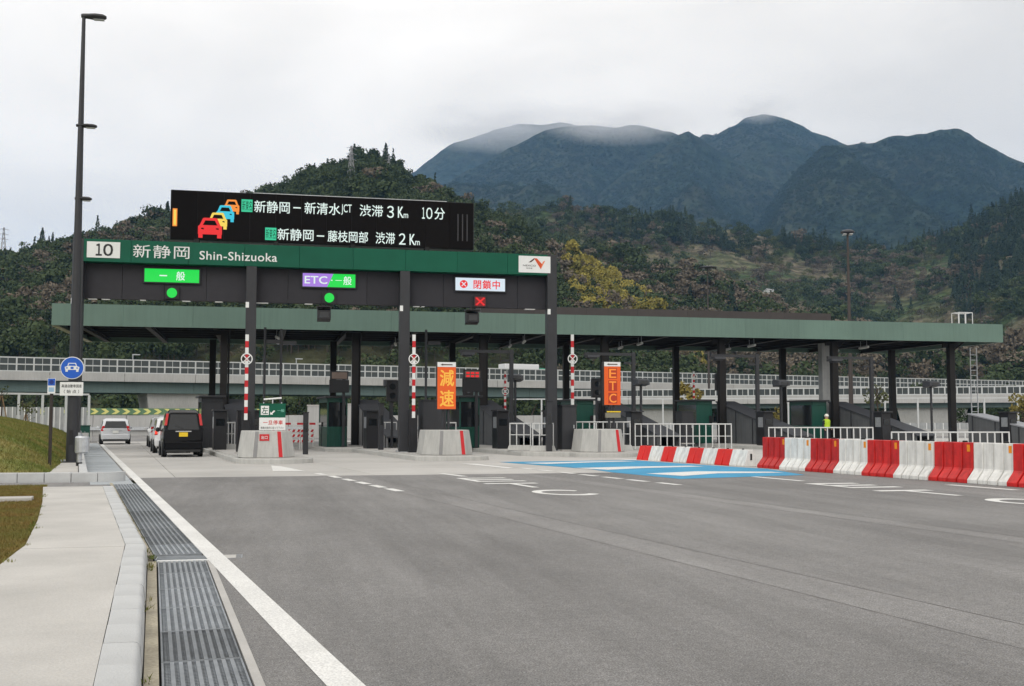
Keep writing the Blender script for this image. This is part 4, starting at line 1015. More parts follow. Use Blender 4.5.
camera_mast('grey camera box on a pole right of the ETC sign', 18.6, 52.0, 3.0); camera_mast('grey camera box on a pole left of the small golden shrub tree', 26.7, 53.0, 3.05); camera_mast('grey camera box on a pole left of the last canopy column', 36.2, 54.0, 3.1)
camera_mast('grey camera box on a pole behind the pale stair cover', 6.3, 53.5, 2.9); camera_mast('grey camera box on a pole left of the ETC boom', 12.4, 53.0, 3.2)
def antenna_arch(label, k_, y):
    t = thing('lane_antenna', label, 'antenna', (ix(k_, y, -.2), y, 0.183), group='lane antennas')
    box('post', POST, t, -.09, .09, -.09, .09, 0, 4.7, .008); box('arm', POST, t, -2.6, -.092, -.06, .06, 4.52, 4.66); p_ = box('panel', SHEETD, t, -2.5, -1.9, -.35, .25, 4.40, 4.515); box('brace', POST, t, -.5, -.092, -.04, .04, 4.1, 4.2)
    box('radome', POST, p_, -2.4, -2.0, -.25, .15, 4.33, 4.398)
for lb, k_, y in (('lane antenna arm over the lane by the slow-down sign', 2, 52.3), ('lane antenna arm over the lane right of the ETC sign', 3, 53.0), ('lane antenna arm over the lane behind the low barriers', 4, 53.0), ('lane antenna arm over the lane of the worker in the lime vest', 5, 53.4)): antenna_arch(lb, k_, y)
# gutters' downpipes on the front columns
for x in FCOL: MB().tube([(x + .23, 56.47, .2), (x + .23, 56.47, 5.5), (x + .23, 55.6, 5.88)], .05, 8).build('downpipe', COLD, can, smooth=True)
# ------------------------------------------------------------------ white railings
RAILW = mat('railing_white', (0.58, 0.59, 0.585), 0.5, var=0.08, scale=4, streak=0.15)
def railing(label, a, b, z0, h_, feet=False, sp=0.30, group='white tubular railings'):
    A, B = Vector((a[0], a[1], 0)), Vector((b[0], b[1], 0)); ln = (B - A).length
    t = thing('railing', label, 'railing', (a[0], a[1], z0), math.atan2(b[1] - a[1], b[0] - a[0]), group=group)
    zf = 0.22 if feet else 0.0
    MB().tube([(0, 0, h_), (ln, 0, h_)], 0.03, 8).build('top_rail', RAILW, t, smooth=True); MB().tube([(0, 0, h_ * .52 + zf * .3), (ln, 0, h_ * .52 + zf * .3)], 0.018, 6).build('mid_rail', RAILW, t)
    n = max(2, round(ln / sp)); me = MB().box(-0.022, 0.022, -0.022, 0.022, zf * .8, h_ - 0.03).mesh('upright', RAILW)
    for i in range(n + 1): link('upright', me, t, (min(max(ln * i / n, 0.02), ln - 0.02), 0, 0))
    if feet:
        MB().hexa([(-0.10, -0.17, 0), (ln + 0.1, -0.17, 0), (ln + 0.1, 0.17, 0), (-0.1, 0.17, 0), (-0.02, -0.1, zf), (ln + 0.02, -0.1, zf), (ln + 0.02, 0.1, zf), (-0.02, 0.1, zf)]).build('concrete_foot', CONC_S, t, 0.01)
    return t
railing('short white fence on a concrete foot, left of two at the gantry post', (10.28, 45.0), (11.15, 44.75), 0.183, 1.12, True)
railing('short white fence on a concrete foot against the right gantry post', (11.0, 43.95), (11.85, 43.7), 0.183, 1.12, True)
railing('white fence section behind the ETC nose block', (13.05, 44.6), (15.3, 44.1), 0.183, 1.18, True)
railing('white fence on a concrete foot right of the pale stair cover', (5.55, 51.6), (6.35, 51.4), 0.183, 1.15, True)
railing('white fence right of the slow-down nose block', (7.65, 46.4), (8.25, 46.25), 0.183, 1.15, False)
railing('narrow white barred fence between the black car and the boom', (-1.66, 50.0), (-0.94, 49.9), 0.183, 1.15, True, 0.16)
railing('narrow white barred fence piece against the stop notice block', (-0.55, 45.5), (-0.22, 45.4), 0.183, 1.15, True, 0.16)
railing('white railing behind the low red and white barriers', (17.1, 48.7), (21.5, 47.7), 0.1, 1.16)
railing('white railing in front of the worker in the lime vest', (23.0, 47.0), (27.75, 45.95), 0.0, 1.10)
railing('white railing behind the tall barriers at the far stair cover', (25.2, 40.4), (29.9, 39.3), 0.0, 0.95)

# lowered striped barrier and portable barricades in the closed lane
lb_ = thing('lowered_boom', 'lowered red and white boom across the lane beside the green booth', 'boom gate', (0.95, 54.0, 0.0))
box('motor_box', BLACKM, lb_, 2.05, 2.35, -0.15, 0.2, 0, 1.35, 0.01)
for i in range(8): box('arm_band', REFL if i % 2 else REDP, lb_, -0.25 + i * 0.29, -0.25 + (i + 1) * 0.29 - 0.002, -0.05, 0.0, 1.22, 1.32)
for i, x in enumerate((1.0, 1.75, 2.4)):
    t = thing('barricade', ['red and white barricade behind the boom, next to the stop notice', 'red and white barricade behind the boom, middle of three', 'red and white barricade behind the boom, next to the green booth'][i], 'barricade', (x, 55.2, 0), group='lane barricades')
    for sx in (-0.28, 0.28): MB().tube([(sx, -0.2, 0), (sx, 0, 1.0), (sx, 0.2, 0)], 0.02, 6).build('leg', WHITE, t)
    for z in (0.35, 0.62, 0.86):
        bd = box('board', REFL, t, -0.33, 0.33, -0.10, -0.08, z, z + 0.13)
        for j in range(3): MB().wallpoly([(-0.33 + j * 0.24, z + 0.002), (-0.22 + j * 0.24, z + 0.002), (-0.16 + j * 0.24, z + 0.128), (-0.27 + j * 0.24, z + 0.128)], -0.101, 0.003).build('stripe', REDP, bd)

# ------------------------------------------------------------------ water filled barriers
BRED = mat('barrier_red', (0.50, 0.018, 0.016), 0.42, var=0.14, scale=3, rnd=0.12, streak=0.30, spec=0.35, fine=0.12, fscale=9)
BWHT = mat('barrier_white', (0.72, 0.72, 0.69), 0.45, var=0.06, scale=3, rnd=0.05, streak=0.26, spec=0.35, fine=0.05, fscale=9)
STICK = mat('orange_sticker', (0.80, 0.28, 0.01), 0.4, var=0.1)
def barrier_mesh(ln, m):
    # long axis local y; near face looks to -x
    h_, kz = 0.93, 0.30
    mm = MB()
    def seg(y0, y1, top, base, notch=0.0):
        mm.prism([(-base, notch), (base, notch), (base, 0.09), (top + 0.02, kz), (top, kz + 0.04), (top * .92, h_), (-top * .92, h_), (-top, kz + 0.04), (-top - 0.02, kz), (-base, 0.09)], 'y', y0, y1)
    g = 0.025; q = ln / 4
    seg(0, q - g, 0.15, 0.35); seg(q - g, q + g, 0.125, 0.20, 0.12)
    seg(q + g, 2 * q - g * .5, 0.15, 0.35); seg(2 * q - g * .5, 2 * q + g * .5, 0.132, 0.26)
    seg(2 * q + g * .5, 3 * q - g, 0.15, 0.35); seg(3 * q - g, 3 * q + g, 0.125, 0.20, 0.12); seg(3 * q + g, ln, 0.15, 0.35)
    return mm.mesh('body', m, bevel=0.012, seg=2)
UL = 1.245
bmR, bmW = barrier_mesh(UL, BRED), barrier_mesh(UL, BWHT)
bcap = MB().lathe([(0.06, 0), (0.06, 0.03), (0.045, 0.04)], 12).mesh('filler_cap', RUBBER)
bst = MB().box(-0.149, -0.143, 0, 0.09, 0.72, 0.88).mesh('reflector', STICK)
bhk = MB().box(-0.08, 0.08, -0.012, 0.0, 0.45, 0.75).mesh('coupling', RUBBER)
bdr = MB().lathe([(0.022, -0.012), (0.022, 0)], 8, (-0.245, 0.12, 0.15), 'x').mesh('drain_plug', RUBBER)
tl = ['first', 'second', 'third', 'fourth', 'fifth', 'sixth', 'seventh', 'eighth', 'ninth', 'tenth']
dx, dy = 1.2, -10.1; dn = math.hypot(dx, dy); ang = math.atan2(dy, dx) + R(90)      # the row runs towards the camera
for i in range(10):
    s_ = i * (UL + 0.012)
    x, y = 15.18 + dx / dn * (s_ + UL), 31.2 + dy / dn * (s_ + UL)
    red = i % 2 == 0
    t = thing('water_barrier', f"tall {'red' if red else 'white'} water-filled barrier, {tl[i]} of the tall row from the low barriers", 'barrier', (x + random.uniform(-.025, .025), y, 0), ang + random.uniform(-0.022, 0.022), group='tall water-filled barriers')
    link('body', bmR if red else bmW, t); link('filler_cap', bcap, t, (0, UL * .3, 0.93)); link('reflector', bst, t, (0, 0.07, 0)); link('coupling', bhk, t); link('drain_plug', bdr, t)
def low_mesh(ln, m):
    mm = MB(); g = 0.02
    for y0, y1, b in ((0, ln * .45, 0.26), (ln * .45, ln * .55, 0.22), (ln * .55, ln, 0.26)):
        mm.prism([(-b, 0), (b, 0), (b, 0.05), (0.10, 0.52), (-0.10, 0.52), (-b, 0.05)], 'y', y0, y1)
    return mm.mesh('body', m, bevel=0.01)
LL = 0.79
REDB = mat('low_barrier_red', (0.62, 0.018, 0.014), 0.45, var=0.1, rnd=0.05)
lmR, lmW = low_mesh(LL, REDB), low_mesh(LL, BWHT)
a0, a1 = Vector((13.72, 38.3, 0)), Vector((15.05, 31.75, 0)); d = (a1 - a0).normalized(); ang = math.atan2(d.y, d.x) + R(90)
for i in range(8):
    p = a0 + d * (LL + 0.025) * (i + 1)
    red = i % 2 == 0
    t = thing('low_barrier', f"low {'red' if red else 'white'} plastic barrier, {tl[i]} of the low row from the ETC nose block", 'barrier', (p.x, p.y, 0), ang + random.uniform(-0.02, 0.02), group='low plastic barriers')
    link('body', lmR if red else lmW, t); MB().lathe([(0.035, 0.52), (0.035, 0.55)], 10, (0, LL * .5, 0)).build('filler_cap', RUBBER, t); box('coupling', RUBBER, t, -0.03, 0.03, -0.02, 0.0, 0.2, 0.4)
# ================================================================== VEHICLES
TAIL = mat('tail_lamp_red', (0.55, 0.012, 0.012), 0.15, var=0, coat=0.5)
TAILLIT = mat('tail_lamp_lit', (1.0, 0.06, 0.03), emit=1.3)
CHROME = mat('chrome', (0.7, 0.7, 0.7), 0.15, 1.0, var=0)
BUMP = mat('black_plastic', (0.02, 0.02, 0.02), 0.6)
RIM = mat('alloy_rim', (0.45, 0.45, 0.46), 0.35, 0.8, var=0)
PLATEY = mat('plate_yellow', (0.80, 0.55, 0.02), 0.5, var=0); PLATEW = mat('plate_white', (0.75, 0.76, 0.74), 0.5, var=0)
HEADL = mat('head_lamp', (0.7, 0.72, 0.74), 0.1, var=0, coat=0.5)
def car(label, x, y, rz, W, H, L, paint, kind, plate, lit=False, z=0.0):
    """local +y is forward; the rear bumper is at y = 0"""
    t = thing('car', label, 'car', (x, y, z), rz, group='cars at the toll gates')
    hw = W / 2; zs = 0.22
    if kind == 'wagon':   # tall boxy body:  y, belt z, roof z, belt half width, roof half width
        S = [(0.00, 0.62, 0.66, .93, .90), (0.03, 0.98, 1.02, .97, .92), (0.17, 1.02, H - 0.13, .985, .76), (0.36, 1.03, H - 0.02, 1, .74), (L * .35, 1.02, H, 1, .74), (L * .62, 1.0, H - 0.04, 1, .74),
             (L * .72, .98, H - 0.16, .995, .77), (L * .86, .97, 1.02, .98, .80), (L * .955, .88, .92, .95, .78), (L, .58, .62, .88, .80)]
    else:
        S = [(0.00, 0.55, 0.60, .90, .86), (0.05, 0.86, 0.92, .96, .90), (0.40, 0.92, H - 0.12, .99, .76), (0.62, 0.93, H - 0.03, 1, .76), (L * .38, 0.92, H, 1, .76), (L * .52, .91, H - 0.03, 1, .75),
             (L * .62, .90, H - 0.17, .995, .73), (L * .77, .90, .95, .98, .78), (L * .94, .76, .80, .94, .76), (L, .50, .54, .86, .78)]
    half = lambda s: [(hw * s[3] * .88, zs), (hw * s[3] * .985, zs + .14), (hw * s[3], (zs + s[1]) / 2 + .08), (hw * s[3] * .985, s[1]), (hw * (s[3] * .25 + s[4] * .75) if s[2] - s[1] > .2 else hw * s[3] * .96, s[1] + (s[2] - s[1]) * .86), (hw * s[4] * .86, s[2])]
    m = MB(); ring = 12
    for s in S:
        h_ = half(s)
        for px, pz in h_: m.v.append((px, s[0], pz))
        for px, pz in h_[::-1]: m.v.append((-px, s[0], pz))
    k = len(S)
    for i in range(k - 1):
        for j in range(ring):
            m.f.append((i * ring + j, i * ring + (j + 1) % ring, (i + 1) * ring + (j + 1) % ring, (i + 1) * ring + j))
    m.f += [tuple(range(ring)), tuple(range((k - 1) * ring, k * ring))]
    body = m.build('body', paint, t, smooth=True)
    # glass: rear, side, front
    def skin(i, j, u, v, out):   # point on the loft between sections i and i+1 at ring edge j..j+1
        a = Vector(m.v[i * ring + j]).lerp(Vector(m.v[i * ring + (j + 1) % ring]), v); b = Vector(m.v[(i + 1) * ring + j]).lerp(Vector(m.v[(i + 1) * ring + (j + 1) % ring]), v)
        return a.lerp(b, u) + Vector(out)
    # rear window spans the width between belt and roof of the raked rear
    s1, s2 = S[1], S[2]
    zb0, zr0 = s1[2] + 0.05, s2[2] - 0.06; y0_, y1_ = s1[0], s2[0]
    yr = lambda zz: y0_ + (y1_ - y0_) * max(0, (zz - s1[2]) / (s2[2] - s1[2])) - 0.012
    wb_, wt_ = hw * s1[3] * .80, hw * s2[4] * .84
    rw = MB().add([(-wb_, yr(zb0), zb0), (wb_, yr(zb0), zb0), (wt_, yr(zr0), zr0), (-wt_, yr(zr0), zr0)], [(0, 1, 2, 3)]).build('rear_window', GLASSD, t)
    MB().tube([(0.05, yr(zb0) - 0.01, zb0 + 0.02), (-0.32, yr(zb0 + .2) - 0.012, zb0 + 0.16)], 0.008, 5).build('wiper', BUMP, rw)
    for sx in (-1, 1):
        sw = MB(); jj = 3 if sx > 0 else 7
        for (i, u0, u1) in ((2, .25, 1), (3, 0, 1), (4, 0, .97)):
            v0, v1 = (0.06, 0.90) if sx > 0 else (0.94, 0.10)
            o = (0.010 * sx, 0, 0.004)
            sw.add([skin(i, jj, u0, v0, o), skin(i, jj, u1, v0, o), skin(i, jj, u1, v1, o), skin(i, jj, u0, v1, o)], [(0, 1, 2, 3)])
        sw.build('side_window', GLASSD, t)
    ws, wf = S[6], S[7]
    MB().add([(-hw * .70, wf[0] - 0.0, wf[2] + 0.03), (hw * .70, wf[0], wf[2] + 0.03), (hw * .64, ws[0] + 0.03, ws[2]), (-hw * .64, ws[0] + 0.03, ws[2])], [(0, 1, 2, 3)]).build('windscreen', GLASSD, t)
    # lamps
    for sx in (-1, 1):
        if kind == 'wagon':
            xl, xo = sx * hw * .82, sx * hw * .95
            tl_ = MB().hexa([(min(xl, xo), 0.03, 1.24), (max(xl, xo), 0.03, 1.24), (max(xl, xo), 0.16, 1.24), (min(xl, xo), 0.16, 1.24), (min(sx * hw * .74, sx * hw * .86), 0.09, H - .16), (max(sx * hw * .74, sx * hw * .86), 0.09, H - .16), (max(sx * hw * .74, sx * hw * .86), 0.22, H - .16), (min(sx * hw * .74, sx * hw * .86), 0.22, H - .16)]).build('tail_lamp', TAIL, t)
            MB().lathe([(0.06, -0.03), (0.06, 0)], 12, (sx * hw * .70, 0.012, .50), 'y').build('reflector', TAIL, t)
        else:
            xl, xo = sx * hw * .80, sx * hw * .985
            tl_ = MB().hexa([(min(xl, xo), -0.01, .80), (max(xl, xo), 0.02, .80), (max(xl, xo), 0.3, .80), (min(xl, xo), 0.2, .80), (min(sx * hw * .70, sx * hw * .88), 0.11, 1.10), (max(sx * hw * .70, sx * hw * .88), 0.15, 1.10), (max(sx * hw * .70, sx * hw * .88), 0.5, 1.10), (min(sx * hw * .70, sx * hw * .88), 0.4, 1.10)]).build('tail_lamp', TAIL, t, 0.015)
        if lit: box('lit_bulb', TAILLIT, tl_, min(xl, xo) + 0.02, max(xl, xo) - 0.02, -0.025 if kind == 'wagon' else -0.012, -0.002, .84, 0.98)
        MB().hexa([(sx * hw * .55 - .14, L - .10, .62), (sx * hw * .55 + .14, L - .10, .62), (sx * hw * .55 + .14, L - .02, .62), (sx * hw * .55 - .14, L - .02, .62), (sx * hw * .55 - .14, L - .12, .76), (sx * hw * .55 + .14, L - .12, .76), (sx * hw * .55 + .14, L - .06, .76), (sx * hw * .55 - .14, L - .06, .76)]).build('headlight', HEADL, t)
        mr_ = MB().lathe([(0.02, -0.05), (0.085, -0.03), (0.095, 0.02), (0.06, 0.06)], 12, (sx * (hw + 0.11), L * .66, 1.06 if kind == 'wagon' else .98), 'y').build('mirror', BUMP if kind == 'wagon' else paint, t, smooth=True)
        MB().tube([(sx * hw * .96, L * .665, 1.02 if kind == 'wagon' else .95), (sx * (hw + 0.05), L * .66, 1.05 if kind == 'wagon' else .97)], 0.02, 6).build('stalk', BUMP, mr_)
    rb = box('rear_bumper', paint, t, -hw * .93, hw * .93, -0.06, 0.06, .30, .60, 0.03); box('bumper_valance', BUMP, rb, -hw * .85, hw * .85, -0.05, 0.05, .20, .295)
    pz = .80 if kind == 'wagon' else .66
    pl_ = box('number_plate', plate, t, -0.165, 0.165, -0.035, -0.012 if kind == 'wagon' else 0.02, pz, pz + .165)
    box('plate_frame', BUMP, pl_, -0.17, 0.17, -0.036, -0.0355, pz - .006, pz - .001)
    box('plate_garnish', CHROME if kind == 'wagon' else paint, t, -0.30, 0.30, -0.03, 0.02, pz + .185, pz + .225)
    for yw in (0.52, L - 0.68):
        for sx in (-1, 1):
            MB().lathe([(0.30, -0.02), (0.33, 0.0), (0.33, 0.012), (0.30, 0.014)], 20, (sx * (hw - 0.005) if sx > 0 else -(hw + 0.009), yw, 0.28), 'x').build('wheel_arch', BUMP, t)
            wh = MB().lathe([(0.20, -0.09), (0.27, -0.085), (0.285, -0.06), (0.285, 0.06), (0.27, 0.085), (0.20, 0.09)], 22, (sx * (hw - 0.085), yw, 0.285), 'x').build('wheel', RUBBER, t, smooth=True)
            MB().lathe([(0.19, 0.0), (0.17, 0.012), (0.05, 0.006), (0.04, 0.02)], 18, (sx * (hw + 0.004), yw, 0.285), 'x').build('rim', RIM, wh, smooth=True)
    return t
BLKP = mat('car_paint_black', (0.004, 0.004, 0.005), 0.18, var=0, coat=0.12, spec=0.12)
SILP = mat('car_paint_silver', (0.62, 0.64, 0.67), 0.30, 0.2, var=0.02, coat=0.8)
WHTP = mat('car_paint_white', (0.70, 0.71, 0.72), 0.3, var=0.02, coat=0.8)
HD = math.atan(0.125)
car('black tall wagon with a yellow number plate waiting behind a white car', -2.82, 45.1, HD, 1.52, 1.86, 3.5, BLKP, 'wagon', PLATEY)
car('white hatchback half hidden in front of the black wagon', -3.62, 50.6, HD, 1.55, 1.62, 3.7, WHTP, 'hatch', PLATEW, lit=True)
car('white car at the head of the queue beyond the half hidden white hatchback', -4.78, 61.5, HD, 1.60, 1.62, 3.9, WHTP, 'hatch', PLATEW)
car('silver hatchback driving away past the toll gates', -8.22, 69.4, math.atan(0.15), 1.70, 1.56, 3.8, SILP, 'hatch', PLATEW)

# ------------------------------------------------------------------ the worker
pr = thing('person', 'worker in a lime vest and pale helmet standing behind a white railing', 'person', (30.0, 54.3, 0.0), R(20))
def figure():
    me = bpy.data.meshes.new('body')
    J = [(0, 0, .95, .15, .11), (0, 0, 1.15, .15, .11), (0, 0, 1.38, .17, .11), (0, 0, 1.48, .06, .06), (0, -.01, 1.56, .09, .105), (0, -.01, 1.66, .085, .10), (0, -.005, 1.71, .04, .05),
         (.20, 0, 1.40, .065, .065), (.26, .02, 1.14, .05, .05), (.22, -.14, .95, .04, .04), (.20, -.20, .93, .035, .025),
         (-.20, 0, 1.40, .065, .065), (-.26, .02, 1.14, .05, .05), (-.24, -.10, .92, .04, .04), (-.23, -.17, .88, .035, .025),
         (.10, 0, .86, .095, .095), (.11, -.02, .48, .065, .065), (.11, .02, .09, .05, .05), (.12, -.13, .045, .045, .035),
         (-.10, 0, .86, .095, .095), (-.12, -.01, .48, .065, .065), (-.13, .04, .09, .05, .05), (-.14, -.11, .045, .045, .035)]
    Ed = [(0, 1), (1, 2), (2, 3), (3, 4), (4, 5), (5, 6), (2, 7), (7, 8), (8, 9), (9, 10), (2, 11), (11, 12), (12, 13), (13, 14), (0, 15), (15, 16), (16, 17), (17, 18), (0, 19), (19, 20), (20, 21), (21, 22)]
    me.from_pydata([j[:3] for j in J], Ed, [])
    o = link('body', me, pr)
    sk = o.modifiers.new('skin', 'SKIN'); lay = me.skin_vertices[0].data if me.skin_vertices else None
    if lay is None:
        bm = bmesh.new(); bm.from_mesh(me); bm.verts.layers.skin.verify(); bm.to_mesh(me); bm.free(); lay = me.skin_vertices[0].data
    for i, j in enumerate(J): lay[i].radius = (j[3], j[4]); lay[i].use_root = (i == 0)
    o.modifiers.new('sub', 'SUBSURF').levels = 1
    o.modifiers['sub'].render_levels = 1
    dg = bpy.context.evaluated_depsgraph_get(); m2 = bpy.data.meshes.new_from_object(o.evaluated_get(dg))
    o.modifiers.clear(); o.data = m2
    m2.materials.clear(); m2.materials.append(mat('navy_workwear', (0.02, 0.022, 0.035), 0.8)); m2.materials.append(mat('skin', (0.45, 0.27, 0.19), 0.6))
    for p in m2.polygons:
        p.use_smooth = True
        if p.center.z > 1.49 or (abs(p.center.x) > .17 and p.center.z < .96 and p.center.y < -.10): p.material_index = 1
figure()
LIME = mat('lime_vest', (0.42, 0.62, 0.03), 0.7); 
MB().lathe([(0.185, 0.0), (0.185, 0.2), (0.20, 0.40), (0.17, 0.46), (0.10, 0.50)], 16, (0, 0, 1.0)).build('vest', LIME, pr, smooth=True)
MB().lathe([(0.125, 0), (0.12, 0.03), (0.112, 0.07), (0.08, 0.12), (0.02, 0.14)], 16, (0, -.01, 1.645)).build('helmet', mat('helmet_white', (0.7, 0.7, 0.62), 0.35), pr, smooth=True)
# ================================================================== BACKGROUND ROADS
GIRD = mat('girder_green', (0.105, 0.155, 0.150), 0.6, var=0.12, scale=0.3, streak=0.12)
PARA = mat('parapet_concrete', (0.42, 0.42, 0.41), 0.85, var=0.10, scale=0.4, streak=0.14)
FEN = mat('fence_frame', (0.50, 0.52, 0.52), 0.5, var=0.05)
PANE = mat('fence_pane', (0.045, 0.055, 0.055), 0.25, var=0.2, scale=0.3, rnd=0.1)
def viaduct(label, A, B, zg, zd, zp, zf, wd, piers, pitch=2.0, rows=2):
    """deck from A to B; zg girder bottom, zd deck, zp parapet top, zf fence top; the near face is local -y"""
    ln = math.hypot(B[0] - A[0], B[1] - A[1])
    t = thing('elevated_road', label, 'viaduct', (A[0], A[1], 0), math.atan2(B[1] - A[1], B[0] - A[0]), group='elevated roads')
    n = max(1, int(ln / 25))
    for i in range(n):
        a, b = ln * i / n, ln * (i + 1) / n
        box('girder', GIRD, t, a + 0.02, b - 0.02, 0.8, 1.2, zg, zd - 0.25); box('girder', GIRD, t, a + 0.02, b - 0.02, wd - 1.2, wd - 0.8, zg, zd - 0.25)
        box('deck_slab', PARA, t, a + 0.01, b - 0.01, 0.0, wd, zd - 0.25, zd)
    m = int(ln / 9)
    for i in range(m):
        a, b = ln * i / m, ln * (i + 1) / m
        box('parapet', PARA, t, a + 0.03, b - 0.03, -0.12, 0.16, zd - 0.45, zp); 
    box('parapet', PARA, t, 0, ln, wd - 0.2, wd + 0.1, zd - 0.3, zp)
    k = int(ln / pitch)
    pane = MB().box(0.05, pitch - 0.05, 0.04, 0.07, zp + 0.02, zf - 0.02).mesh('pane', PANE)
    post = MB().box(-0.06, 0.06, -0.02, 0.12, zp, zf + 0.03).mesh('fence_post', FEN)
    sub = MB()
    for i in range(k + 1): sub.box(i * pitch - 0.09, i * pitch + 0.09, -0.03, 0.12, zp, zf + 0.03)
    for i in range(k):
        sub.box(i * pitch + pitch / 2 - 0.03, i * pitch + pitch / 2 + 0.03, 0.0, 0.10, zp, zf)
    for r_ in range(rows + 1):
        z = zp + 0.04 + (zf - zp - 0.08) * r_ / rows
        sub.box(0, ln, -0.02, 0.035, z - 0.075, z + 0.075)
    stuff(sub.build('fence_frame', FEN, t))
    pn = MB()
    for i in range(k):
        pn.box(i * pitch + 0.1, (i + 1) * pitch - 0.1, 0.04, 0.07, zp + 0.02, zf - 0.02)
    stuff(pn.build('fence_panes', PANE, t))
    for s_ in piers:
        p = MB().hexa([(s_ - 3.2, 2, -0.3), (s_ + 3.2, 2, -0.3), (s_ + 3.2, wd - 2, -0.3), (s_ - 3.2, wd - 2, -0.3), (s_ - 4.0, 1.4, zg), (s_ + 4.0, 1.4, zg), (s_ + 4.0, wd - 1.4, zg), (s_ - 4.0, wd - 1.4, zg)]).build('pier', PARA, t)
    return t
vA, vB = (-31.5, 147.9), (145.0, 192.3)
ux, uy = (vB[0] - vA[0]) / 182.0, (vB[1] - vA[1]) / 182.0
A_ = (vA[0] - ux * 130, vA[1] - uy * 130); B_ = (vB[0] + ux * 150, vB[1] + uy * 150)
viaduct('long elevated road with paned fence crossing behind the whole canopy', A_, B_, 5.0, 6.9, 7.55, 9.35, 11, (152, 225, 300, 370))
viaduct('lower curved-in ramp road with fence behind the far lanes', (48, 166), (170, 88), 3.2, 4.3, 5.0, 6.1, 8, (12, 52, 92), pitch=1.6, rows=1)

# a lorry and cars on the elevated roads
def small_vehicle(label, P_, rz, kind):
    t = thing('lorry' if kind == 'lorry' else 'distant_car', label, 'lorry' if kind == 'lorry' else 'car', P_, rz)
    if kind == 'lorry':
        box('cargo_box', WHTP, t, -3.6, 2.4, -1.2, 1.2, 0.9, 3.3, 0.05); c_ = MB().prism([(2.5, 0.6), (4.3, 0.6), (4.3, 1.7), (3.9, 2.7), (2.5, 2.75)], 'y', -1.1, 1.1).build('cab', mat('lorry_green', (0.05, 0.30, 0.20), 0.4), t, 0.03)
        box('cab_window', GLASSD, c_, 2.8, 3.7, -1.115, -1.101, 1.75, 2.45); box('chassis', BUMP, t, -3.5, 4.0, -0.9, 0.9, 0.55, 0.88)
        for x in (-2.6, -1.4, 3.3):
            for s_ in (-1, 1): MB().lathe([(0.3, -0.13), (0.48, -0.1), (0.48, 0.1), (0.3, 0.13)], 14, (x, s_ * 1.0, 0.48), 'y').build('wheel', RUBBER, t)
    else:
        b_ = MB().prism([(-2.0, .3), (2.0, .3), (2.05, .75), (1.1, .95), (.5, 1.42), (-1.2, 1.45), (-1.9, .98)], 'y', -.8, .8).build('body', WHTP, t, 0.06)
        MB().prism([(-1.45, .98), (.85, .98), (.45, 1.36), (-1.15, 1.38)], 'y', -.815, -.803).build('side_window', GLASSD, t)
        for x in (-1.2, 1.3):
            for s_ in (-1, 1): MB().lathe([(0.15, -0.09), (0.31, -0.07), (0.31, 0.07), (0.15, 0.09)], 14, (x, s_ * .74, .31), 'y').build('wheel', RUBBER, t)
    return t
vr = math.atan2(uy, ux)
def on_v(s_, off, z): return (A_[0] + ux * s_ - uy * off, A_[1] + uy * s_ + ux * off, z)
small_vehicle('white lorry with a green cab on the long elevated road', on_v(130 + 75, 2.6, 6.9), vr, 'lorry')
small_vehicle('white car on the long elevated road at its far end', on_v(130 + 170, 2.2, 7.25), vr, 'car')

# road wall with yellow chevrons beyond the gates
rw_ = thing('retaining_wall', 'pale concrete road wall with yellow chevron boards beyond the gates', 'wall', (-30, 110.5, 0), -0.06)
for i in range(22): box('wall_panel', PARA, rw_, i * 3.0 + 0.02, i * 3 + 2.98, 0, 0.4, -0.1, 1.9 + 0.02 * (i % 2))
box('lower_rail', STEEL, rw_, 0, 66, -0.25, -0.18, 0.5, 0.8)
CHG = mat('chevron_green', (0.10, 0.19, 0.10), 0.5); CHY = mat('chevron_yellow', (0.62, 0.60, 0.20), 0.5)
cb = MB().box(0, 0.94, -0.06, -0.02, 1.95, 2.55).mesh('chevron_board', CHG)
cy = MB().wallpoly([(0.05, 2.0), (0.45, 2.0), (0.80, 2.25), (0.45, 2.5), (0.05, 2.5), (0.42, 2.25)], -0.061, 0.01).mesh('chevron', CHY)
for i in range(24):
    b_ = link('chevron_board', cb, rw_, (9.0 + i * 0.95, 0, 0)); link('chevron', cy, b_)
# pale screen walls seen through the closed lane
for i, (x, y, w_, h_) in enumerate(((4.0, 92, 2.9, 2.6), (7.2, 91, 1.5, 2.7))):
    t = thing('screen_wall', ['wide pale concrete screen wall seen beyond the lowered boom', 'narrow pale concrete screen wall seen left of the green booth'][i], 'wall', (x, y, 0)); box('panel', PARA, t, 0, w_, 0, 0.2, -0.1, h_); box('coping', CONC, t, -0.05, w_ + 0.05, -0.05, 0.25, h_, h_ + 0.1)

